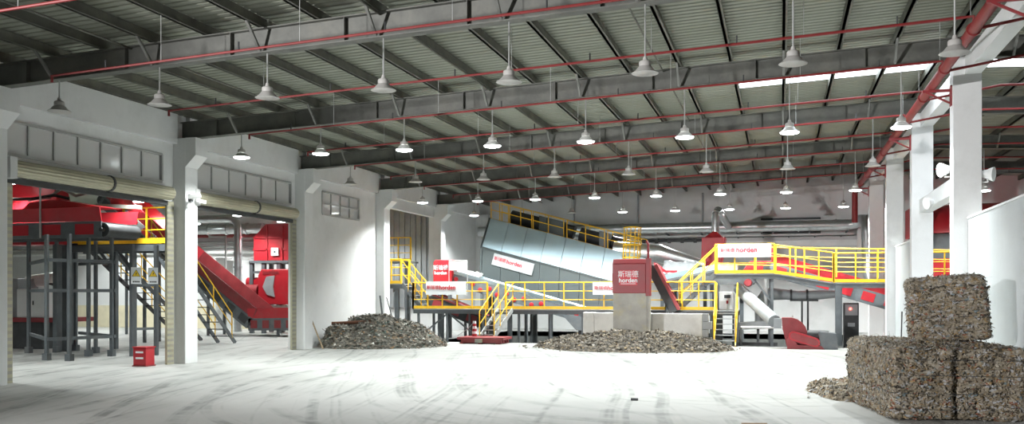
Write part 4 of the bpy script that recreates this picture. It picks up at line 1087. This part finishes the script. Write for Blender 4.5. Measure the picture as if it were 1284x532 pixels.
# frame that carries the two warning signs
t = 2*F_PX / (447 - HOR); sx0 = (165.5 - VPX) * t / FC; sy0 = (t + sx0*SY)/CY
sf = thing('sign_frame', 'two grey posts with cross bars carrying the warning signs', 'frame', (sx0, sy0, 0))
dx, dy = .42, .62
post(sf, sx0, sy0, 0, 3.5, .055); post(sf, sx0 + dx, sy0 + dy, 0, 3.5, .055)
for z in (.85, 2.22): MB().bar((sx0, sy0, z), (sx0+dx, sy0+dy, z), .05, .08).build('cross_bar', 'steel_grey', sf)
nrm = V(.75, -.66, 0).normalized(); xd_ = V(.66, .75, 0).normalized()
for i, (f, lab) in enumerate(((-.02, 'left of the pair'), (.98, 'right of the pair'))):
    c = V(sx0 + dx*f, sy0 + dy*f, 2.52) + nrm * .09 + xd_ * (.12 if i == 0 else -.10)
    o = sign('warning_sign', 'white warning sign with yellow triangle, ' + lab, c, xd_, .30, .52, [], nrm=nrm, thick=.012)
    cc_ = c + V(0, 0, .05) + nrm * .006
    for j in range(4):
        e0 = c + V(0, 0, -.215) + nrm*.002 + xd_*(-.10 + .053*j)
        MB().prism([e0, e0 + xd_*.04, e0 + xd_*.04 + V(0, 0, .045), e0 + V(0, 0, .045)], nrm*.003).build('print_mark', 'sign_black', o)
    tri = lambda s, k: [cc_ + xd_*(-s) + V(0, 0, -s*.62) + nrm*k, cc_ + xd_*s + V(0, 0, -s*.62) + nrm*k, cc_ + V(0, 0, s*1.1) + nrm*k]
    MB().prism(tri(.13, .0), nrm*.004).build('triangle_border', 'sign_black', o)
    MB().prism(tri(.108, .004), nrm*.004).build('triangle', 'warning_yellow', o)
    q = cc_ + V(0, 0, .01) + nrm * .01
    MB().prism([q + V(0, 0, .07), q + xd_*.025 + V(0, 0, .0), q + xd_*.006, q + V(0, 0, -.06), q - xd_*.02 + V(0, 0, .012), q - xd_*.004 + V(0,0,.012)], nrm*.003).build('symbol', 'sign_black', o)

stair('platform_stair', 'dark steel stair going down behind the warning signs', (-23.5, 33.6, 0), (-23.5, 28.0, 3.6), .9, 14, 'dark_grey', 'dark_grey', side=(1, 0, 0), rail_h=.95)
stair('platform_stair', 'dark steel stair with yellow rails seen through the second doorway', (-20.95, 32.2, 0), (-20.95, 28.1, 3.6), .75, 12, 'steel_grey', 'dark_grey', side=(1, 0, 0), rail_h=.95)

# long inclined conveyor
a = V(-23.4, 38.2, .35); b = V(-31.5, 38.2, 6.2)
ic = conveyor('inclined_conveyor', 'long red and grey conveyor rising left behind the side hall stairs', a, b, 1.3, .55, .50, 12, m_skirt='dark_red', m_frame='steel_grey', m_pan='dark_grey', legs=((.25, 0), (.5, 0), (.8, 0)))
a2 = V(-20.3, 38.2, .30)
lc = conveyor('loading_conveyor', 'flat red bottom section of the inclined conveyor below the shredder', V(-23.3, 38.2, .25), a2, 1.3, .55, .45, 5, m_skirt='machine_red', m_pan='dark_red', legs=((.5, 0),), drum=(0, 1))
# second rising arm at the upper left
MBc = V(-28.0, 33.0, 3.2); MBd = V(-24.0, 33.0, 3.2)
ra = conveyor('rising_conveyor', 'red lettered conveyor arm descending behind the yellow platform rails', V(x_at(150, 32), 32, z_at(262, x_at(150, 32), 32)), V(x_at(232, 32), 32, z_at(335, x_at(232, 32), 32)), .9, .35, .45, 5, m_frame='mid_grey', legs=((.5, 0),))

# red shredder tower through the second doorway
TYY = 40.2
tx = lambda px: x_at(px, TYY)
tzz = lambda py: z_at(py, x_at(340, TYY), TYY)
st = thing('shredder_tower', 'bright red two tier shredder tower seen through the second doorway', 'machine', (tx(340), TYY+1, 0))
MB().prism([(tx(318), TYY, tzz(327)), (tx(318), TYY, tzz(297)), (tx(333), TYY, tzz(281)), (tx(385), TYY, tzz(281)), (tx(385), TYY, tzz(327))], (0, 2, 0)).build('upper_casing', 'machine_red', st, bevel=.02)
for px in (335, 354): MB().box(tx(px)-.04, tx(px)+.04, TYY-.05, TYY, tzz(327), tzz(283)).build('rib', 'machine_red', st)
for py in (298, 313): MB().box(tx(318), tx(385), TYY-.05, TYY, tzz(py)-.04, tzz(py)+.04).build('rib', 'machine_red', st)
MB().box(tx(341), tx(350), TYY-.08, TYY, tzz(321), tzz(311)).build('hatch', 'sign_white', st)
MB().box(tx(344.5), tx(346.5), TYY-.1, TYY-.08, tzz(317.5), tzz(315)).build('hatch_knob', 'dark_grey', st)
MB().box(tx(314), tx(385), TYY-.15, TYY+2, tzz(330), tzz(327)).build('deck', 'steel_grey', st)
for px in (316, 331, 350, 380):
    post(st, tx(px), TYY, 0, tzz(330), .09); post(st, tx(px), TYY+1.8, 0, tzz(330), .09)
MB().box(tx(314), tx(340), TYY-.05, TYY+.05, tzz(343), tzz(340)).build('cross_beam', 'steel_grey', st)
lz0, lz1 = tzz(382), tzz(338)
MB().prism([(tx(329), TYY-.4, lz0), (tx(329), TYY-.4, lz1-.3), (tx(333), TYY-.4, lz1), (tx(385), TYY-.4, lz1), (tx(385), TYY-.4, lz0)], (0, 2, 0)).build('lower_casing', 'machine_red', st, bevel=.03)
MB().prism([(tx(335), TYY-.44, tzz(360)), (tx(340), TYY-.44, tzz(347)), (tx(350), TYY-.44, tzz(346)), (tx(348), TYY-.44, tzz(360)), (tx(350), TYY-.44, tzz(372.5)), (tx(341), TYY-.44, tzz(370))], (0, .04, 0)).build('emblem_plate', 'mid_grey', st)
text_mesh('lettering', 'horden', .3, 'dark_red', st, (tx(345), TYY-.42, tzz(342)), (1, 0, 0), (0, 0, 1))
MB().prism([(tx(316), TYY, tzz(352)), (tx(330), TYY, tzz(345)), (tx(330), TYY, tzz(375)), (tx(320), TYY, tzz(372))], (0, 1, 0)).build('gear_housing', 'machine_red', st)
MB().tube([(tx(309), TYY, tzz(365)), (tx(326), TYY, tzz(365))], .33, 14).build('motor', 'dark_red', st, smooth=True)
MB().tube([(tx(307), TYY+.3, tzz(354)), (tx(320), TYY+.3, tzz(354))], .24, 14).build('motor', 'machine_red', st, smooth=True)
MB().lathe([(0, -.15), (.16, -.13), (.23, -.05), (.24, .05), (.18, .15), (0, .2)], (tx(302), TYY, tzz(363)), (1, 0, 0), 14).build('flywheel_cap', 'machine_red', st, smooth=True)
MB().prism([(tx(331), TYY-.2, tzz(395)), (tx(329), TYY-.2, tzz(383)), (tx(385), TYY-.2, tzz(383)), (tx(385), TYY-.2, tzz(395))], (0, 1.2, 0)).build('chute', 'cloth_white', st)
# silver duct drop, ceiling ducts, red main and cabinets behind
vd = thing('silver_duct', 'silver duct bending down left of the red shredder tower', 'duct', (x_at(298, 41), 41, 0))
DX = lambda px: x_at(px, 41.5)
DZ = lambda py: z_at(py, x_at(290, 41.5), 41.5)
MB().tube([(DX(215), 41.5, DZ(274)), (DX(285), 41.5, DZ(274)), (DX(292), 41.5, DZ(275)), (DX(297), 41.5, DZ(280)), (DX(298.5), 41.5, DZ(287)), (DX(298.5), 41.5, 0)], .20, 14).build('duct', 'galvanised', vd, smooth=True)
for py in (298, 318, 335): MB().lathe([(.2, -.04), (.24, -.04), (.24, .04), (.2, .04)], (DX(298.5), 41.5, DZ(py)), (0, 0, 1), 14).build('flange', 'galvanised', vd, smooth=True)
cd = thing('ceiling_duct', 'wide silver duct under the side hall roof behind the second doorway', 'duct', (x_at(280, 43.5), 43.5, 5))
MB().tube([(x_at(150, 43.8), 43.8, z_at(286, -25, 43.8)), (x_at(330, 43.8), 43.8, z_at(286, -25, 43.8))], .27, 14).build('duct', 'galvanised', cd, smooth=True)
for px in (262, 285, 310): MB().lathe([(.26, -.05), (.32, -.05), (.32, .05), (.26, .05)], (x_at(px, 43.8), 43.8, z_at(286, -25, 43.8)), (1, 0, 0), 14).build('flange', 'galvanised', cd, smooth=True)
rmn = MB().tube([(-45, YS-.4, z_at(292, -27, 44.6)), (-20.5, YS-.4, z_at(296, -27, 44.6))], .13, 10).build('red_main', 'fire_red', smooth=True)
tag(rmn, 'red water main along the side hall wall behind the ducts', 'pipe')
for i, (py, r, m) in enumerate(((303, .05, 'light_steel'), (309, .05, 'light_steel'), (316, .09, 'white_enamel'))):
    q = MB().tube([(-45, YS-.2, z_at(py, -27, 44.8)), (-22 + i*.5, YS-.2, z_at(py, -27, 44.8))], r, 8).build('wall_pipe', m, smooth=True)
    tag(q, 'horizontal service pipe on the side hall wall, %s below the red main' % ORD[i], 'pipe', 'side hall wall pipes')
ec = thing('electric_cabinet', 'white electric cabinet behind the long inclined conveyor', 'cabinet', (x_at(280, 42.5), 42.5, 0))
MB().box(x_at(270, 42.5), x_at(283, 42.5), 42.5, 43.1, 0, z_at(322, -25, 42.5)).build('body', 'white_enamel', ec, bevel=.02)
MB().box(x_at(284, 42.5), x_at(293, 42.5), 42.5, 43.1, 0, z_at(326, -25, 42.5)).build('second_body', 'white_enamel', ec, bevel=.02)
for px in (276, 288): MB().box(x_at(px, 42.5)-.02, x_at(px, 42.5)+.02, 42.47, 42.5, 1.6, 1.9).build('handle', 'dark_grey', ec)
wpst = MB().tube([(x_at(283, 41.0), 41.0, 0), (x_at(283, 41.0), 41.0, z_at(296, -25, 41)), (x_at(262, 41.0), 41.0, z_at(296, -25, 41))], .06, 8).build('bent_pipe', 'light_steel', smooth=True)
tag(wpst, 'thin grey pipe bending down in front of the white electric cabinet', 'pipe')
# ------------------------------------------------------------------ shredded waste
def flake_mat(name, ramp, scale=26.0, rough=.85):
    m = bpy.data.materials.new(name); m.use_nodes = True
    nt = m.node_tree; N = nt.nodes; L = nt.links; b = N['Principled BSDF']; b.inputs['Roughness'].default_value = rough
    b.inputs['Specular IOR Level'].default_value = .25
    tc = N.new('ShaderNodeTexCoord'); vo = N.new('ShaderNodeTexVoronoi'); vo.inputs['Scale'].default_value = scale
    mp = N.new('ShaderNodeMapping'); mp.inputs['Scale'].default_value = (1, 1, 1.9)
    L.new(tc.outputs['Object'], mp.inputs['Vector'])
    no = N.new('ShaderNodeTexNoise'); no.inputs['Scale'].default_value = 9; L.new(mp.outputs[0], no.inputs['Vector'])
    ad = N.new('ShaderNodeMix'); ad.data_type = 'VECTOR'; ad.inputs['Factor'].default_value = .12
    L.new(mp.outputs[0], ad.inputs['A']); L.new(no.outputs['Color'], ad.inputs['B'])
    L.new(ad.outputs['Result'], vo.inputs['Vector'])
    sp_ = N.new('ShaderNodeSeparateColor'); L.new(vo.outputs['Color'], sp_.inputs[0])
    cr = N.new('ShaderNodeValToRGB'); cr.color_ramp.interpolation = 'CONSTANT'
    while len(cr.color_ramp.elements) < len(ramp): cr.color_ramp.elements.new(.5)
    for e, (p, c) in zip(cr.color_ramp.elements, ramp): e.position = p; e.color = (*c, 1)
    L.new(sp_.outputs[0], cr.inputs[0]); L.new(cr.outputs[0], b.inputs['Base Color'])
    MATS[name] = m
BALE_R = [(0, (0.082, 0.069, 0.049)), (.10, (0.204, 0.171, 0.122)), (.30, (0.277, 0.237, 0.171)), (.48, (0.228, 0.196, 0.155)), (.62, (0.326, 0.294, 0.237)), (.76, (0.261, 0.180, 0.090)), (.83, (0.347, 0.347, 0.347)),
          (.89, (0.049, 0.041, 0.033)), (.93, (0.212, 0.082, 0.049)), (.955, (0.163, 0.204, 0.212)), (.975, (0.347, 0.347, 0.347))]
PILE_R = [(0, (0.135, 0.128, 0.108)), (.18, (0.230, 0.209, 0.176)), (.45, (0.176, 0.176, 0.155)), (.62, (0.297, 0.270, 0.223)), (.80, (0.378, 0.351, 0.297)), (.90, (0.162, 0.216, 0.189)), (.94, (0.405, 0.270, 0.162)), (.97, (0.743, 0.729, 0.675))]
BROWN_R = [(0, (0.121, 0.108, 0.088)), (.2, (0.216, 0.189, 0.155)), (.5, (0.162, 0.149, 0.128)), (.7, (0.284, 0.243, 0.189)), (.85, (0.378, 0.324, 0.243)), (.94, (0.459, 0.351, 0.203)), (.97, (0.608, 0.567, 0.513))]
flake_mat('bale_flakes', BALE_R, 15); flake_mat('bale_body', BALE_R, 20)
flake_mat('heap_flakes', PILE_R, 11); flake_mat('brown_flakes', BROWN_R, 11)

def flakes(s, pts, rnd, size, stick=.12, nrm_amt=.6):
    """little bent chips at (point, normal)"""
    for p, n in pts:
        d = Vector((rnd.gauss(0, 1), rnd.gauss(0, 1), rnd.gauss(0, 1)))
        d = (d - n * d.dot(n) * nrm_amt).normalized()
        e = n.cross(d)
        if e.length < .1: continue
        e.normalize(); f = d.cross(e)
        L = size * rnd.uniform(.5, 1.6); W = size * rnd.uniform(.25, .8)
        if rnd.random() < stick: L *= 2.2; W *= .22
        q = p + n * rnd.uniform(-.2, .5) * size
        k = n * (size * rnd.uniform(-.25, .35))
        s.add([q - d*L/2 - e*W/2, q - e*W/2*rnd.uniform(.6, 1.3) + k, q + d*L/2 - e*W/3, q + d*L/2 + e*W/2, q + e*W/2 + k, q - d*L/2 + e*W/3],
              [(0, 1, 4, 5), (1, 2, 3, 4)])

def heap(name, label, cx, cy_, rx, ry, h, m, seed, nfl, size, peaks, cat='scrap heap', lim=(-99, 99)):
    rnd = random.Random(seed)
    from mathutils import noise
    def H(x, y):
        v = 0
        for (px, py, prx, pry, ph) in peaks:
            d = math.hypot((x - px) / prx, (y - py) / pry)
            v = max(v, ph * max(0, 1 - d ** 1.35))
        e = math.hypot((x - cx) / rx, (y - cy_) / ry)
        v = v * (1 if e < .8 else max(0, (1 - e) / .2))
        return v * (1 + .35 * noise.noise(Vector((x*1.5, y*1.5, seed)))) + .06 * (v > .02) * (1 + noise.noise(Vector((x*5, y*5, seed))))
    n = 46; s = MB(); vs = []; fs = []
    for i in range(n + 1):
        for j in range(n + 1):
            x = max(lim[0], cx + rx * (2*i/n - 1)); y = min(lim[1], cy_ + ry * (2*j/n - 1)); vs.append((x, y, max(-.02, H(x, y) - .015)))
    for i in range(n):
        for j in range(n):
            q = i*(n+1)+j
            if max(vs[q][2], vs[q+1][2], vs[q+n+1][2], vs[q+n+2][2]) > .0: fs.append((q, q+n+1, q+n+2, q+1))
    s.add(vs, fs); pts = []
    tries = 0
    while len(pts) < nfl and tries < nfl * 6:
        tries += 1
        x = cx + rx * rnd.uniform(-1.05, 1.05); y = cy_ + ry * rnd.uniform(-1.05, 1.05); z = H(x, y)
        if x < lim[0] + .1 or y > lim[1] - .1: continue
        if z < .01:
            e = math.hypot((x - cx) / rx, (y - cy_) / ry)
            if e > 1.08 or rnd.random() > .05: continue
            z = .01
        g = .08; nn = Vector((H(x-g, y) - H(x+g, y), H(x, y-g) - H(x, y+g), 2*g)).normalized()
        pts.append((Vector((x, y, z)), nn))
    flakes(s, pts, rnd, size)
    o = s.build(name, m, loc=(cx, cy_, 0))
    return tag(o, label, cat, kind='stuff')
heap('scrap_heap', 'grey-green heap of shredded scrap against the left wall', -14.35, 32.25, 2.4, 2.4, 1.0, 'heap_flakes', 3, 6500, .13,
     [(-14.6, 32.3, 2.2, 2.4, 1.08), (-13.7, 32.5, 1.7, 2.0, .85), (-15.5, 31.2, 1.5, 1.6, .75), (-13.0, 33.0, 1.5, 1.5, .40)], lim=(-16.3, 99))
heap('scrap_heap', 'wide low brown heap of shredded scrap under the red discharge hood', -5.2, 33.4, 3.8, 2.9, .6, 'brown_flakes', 8, 8000, .13,
     [(-5.7, 33.6, 2.8, 2.4, .50), (-4.2, 33.2, 2.6, 2.2, .50), (-7.0, 33.6, 1.7, 1.7, .38), (-3.2, 32.7, 1.9, 1.7, .30), (-5.2, 32.4, 2.8, 1.8, .36)], lim=(-99, 35.85))
heap('scrap_heap', 'thin spill of shredded flakes on the floor left of the bales', 1.15, 19.6, .75, 1.7, .3, 'bale_flakes', 12, 1500, .08,
     [(1.45, 19.4, .8, 1.6, .22), (1.0, 20.2, .6, 1.1, .12)])

def bale(label, c, sx, sy, sz, rotz, seed, roll=0, nfl=5200, top_boost=1.0):
    """pressed block: rounded lumpy body, protruding shreds and tie wires"""
    from mathutils import noise
    rnd = random.Random(seed)
    o = thing('waste_bale', label, 'bale', c)
    o.rotation_euler = (0, roll, rotz); OFF[o.name] = Vector()
    bm = bmesh.new(); bmesh.ops.create_cube(bm, size=1)
    bmesh.ops.subdivide_edges(bm, edges=bm.edges[:], cuts=15, use_grid_fill=True)
    P = []
    for v in bm.verts:
        p = v.co.copy()
        q = Vector((p.x*2, p.y*2, p.z*2)); m_ = max(abs(q.x), abs(q.y), abs(q.z))
        ln = (abs(q.x)**16 + abs(q.y)**16 + abs(q.z)**16) ** (1/16); q = q * (m_ / ln) if ln else q
        w_ = Vector((q.x*sx/2, q.y*sy/2, q.z*sz/2))
        n = q.normalized()
        d = .045*noise.noise(w_*2.2 + Vector((seed, 0, 0))) + .03*noise.noise(w_*7 + Vector((0, seed, 0))) + .02*noise.noise(w_*16)
        lay = .016*sin(w_.z*38 + 2*noise.noise(w_*1.5))
        w_ += n*d; w_.x *= 1 + lay*.5; w_.y *= 1 + lay*.5
        v.co = w_ + Vector((0, 0, sz/2))
    bm.normal_update()
    me = bpy.data.meshes.new('body'); bm.to_mesh(me)
    fl = [(f.calc_center_median(), f.normal.copy(), f.calc_area(), [v.co.copy() for v in f.verts]) for f in bm.faces]
    bm.free()
    me.shade_smooth(); me.materials.append(MATS['bale_body'])
    ob = bpy.data.objects.new('body', me); COL.objects.link(ob); ob.parent = o
    cum = []; tot = 0
    for f in fl:
        if f[1].z < -.7: continue
        tot += f[2]; cum.append((tot, f))
    pts = []; import bisect
    keys = [k[0] for k in cum]
    for _ in range(nfl):
        f = cum[min(len(cum)-1, bisect.bisect(keys, rnd.random()*tot))][1]
        a, b_, c_, d_ = f[3]; u_, v_ = rnd.random(), rnd.random()
        pts.append((a.lerp(b_, u_).lerp(d_.lerp(c_, u_), v_), f[1]))
    s = MB(); flakes(s, pts, rnd, .048, .2, .8)
    # a few longer shreds hanging out of the edges
    ed = []
    for _ in range(160):
        f = rnd.choice(fl)
        if f[1].z > -.5: ed.append((f[0], f[1]))
    flakes(s, ed, rnd, .075, .7, .2)
    sh_ = s.build('shreds', 'bale_flakes', o); sh_['kind'] = 'stuff'
    for fz in (.16, .38, .62, .84):
        z = sz*fz; h = .018
        pl = []
        for (ax, ay) in ((-1, -1), (1, -1), (1, 1), (-1, 1), (-1, -1)): pl.append((ax*(sx/2+h-.01), ay*(sy/2+h-.01), z + rnd.uniform(-.01, .01)))
        MB().tube(pl, .004, 5).build('tie_wire', 'dark_grey', o)
    return o
rz = R(9.0)
ux, uy = V(cos(rz), sin(rz), 0), V(-sin(rz), cos(rz), 0)
corner = V(1.66, 15.60, 0)
def bc(a, b, z=0): q = corner + ux*a + uy*b; return (q.x, q.y, z)
bale('brown pressed bale at the front left of the bottom layer', bc(.475, .72), .95, 1.44, 1.13, rz, 21)
bale('brown pressed bale at the front right corner by the picture edge', bc(1.475, .76), 1.06, 1.44, 1.12, rz - .02, 22)
bale('brown pressed bale at the back left of the bottom layer', bc(.45, 2.20), .95, 1.44, 1.16, rz + .02, 23)
bale('brown pressed bale at the back right below the upper bale', bc(1.48, 2.25), 1.02, 1.44, 1.16, rz, 24)
bale('single brown pressed bale lying on top of the stack', (2.84, 17.95, 1.15), 1.20, 1.10, 1.12, R(-3), 25, roll=R(-4))

# loose bars and sticks
def stick(label, a, b, r, m, name='metal_bar', cat='bar'):
    o = MB().tube([a, b], r, 8).build(name, m, smooth=True); return tag(o, label, cat)
stick('thin wooden pole leaning on the left wall before the grey heap', (-15.5, 29.75, 0), (-16.15, 29.95, 1.25), .025, 'wood', 'wooden_pole', 'pole')
stick('dark flat bar leaning on the column behind the grey heap', (-15.6, 35.4, .0), (-16.1, 35.95, 1.85), .04, 'dark_grey')
stick('thin dark rod leaning on the corner beyond the grey heap', (-15.4, 36.2, .1), (-15.92, 36.2, 1.8), .022, 'dark_grey')
stick('thin steel rod standing behind the bales', (x_at(1128, 19.2), 19.2, .0), (x_at(1131, 19.2), 19.2, z_at(391, 2.4, 19.2)), .012, 'dark_grey')
stick('thin dark stick lying on the floor in the foreground', (x_at(930, 14.6), 14.5, .015), (x_at(962, 14.6), 14.6, .015), .014, 'wood', 'floor_stick', 'stick')
stick('small dark scrap lying on the middle of the floor', (x_at(789, 17.0), 17.2, .02), (x_at(798, 17.0), 17.2, .02), .025, 'dark_grey', 'floor_scrap', 'scrap')
stick('rusty beam end buried in the top of the grey heap', (-15.9, 31.2, .85), (-14.4, 31.6, .92), .06, 'rust_brown')
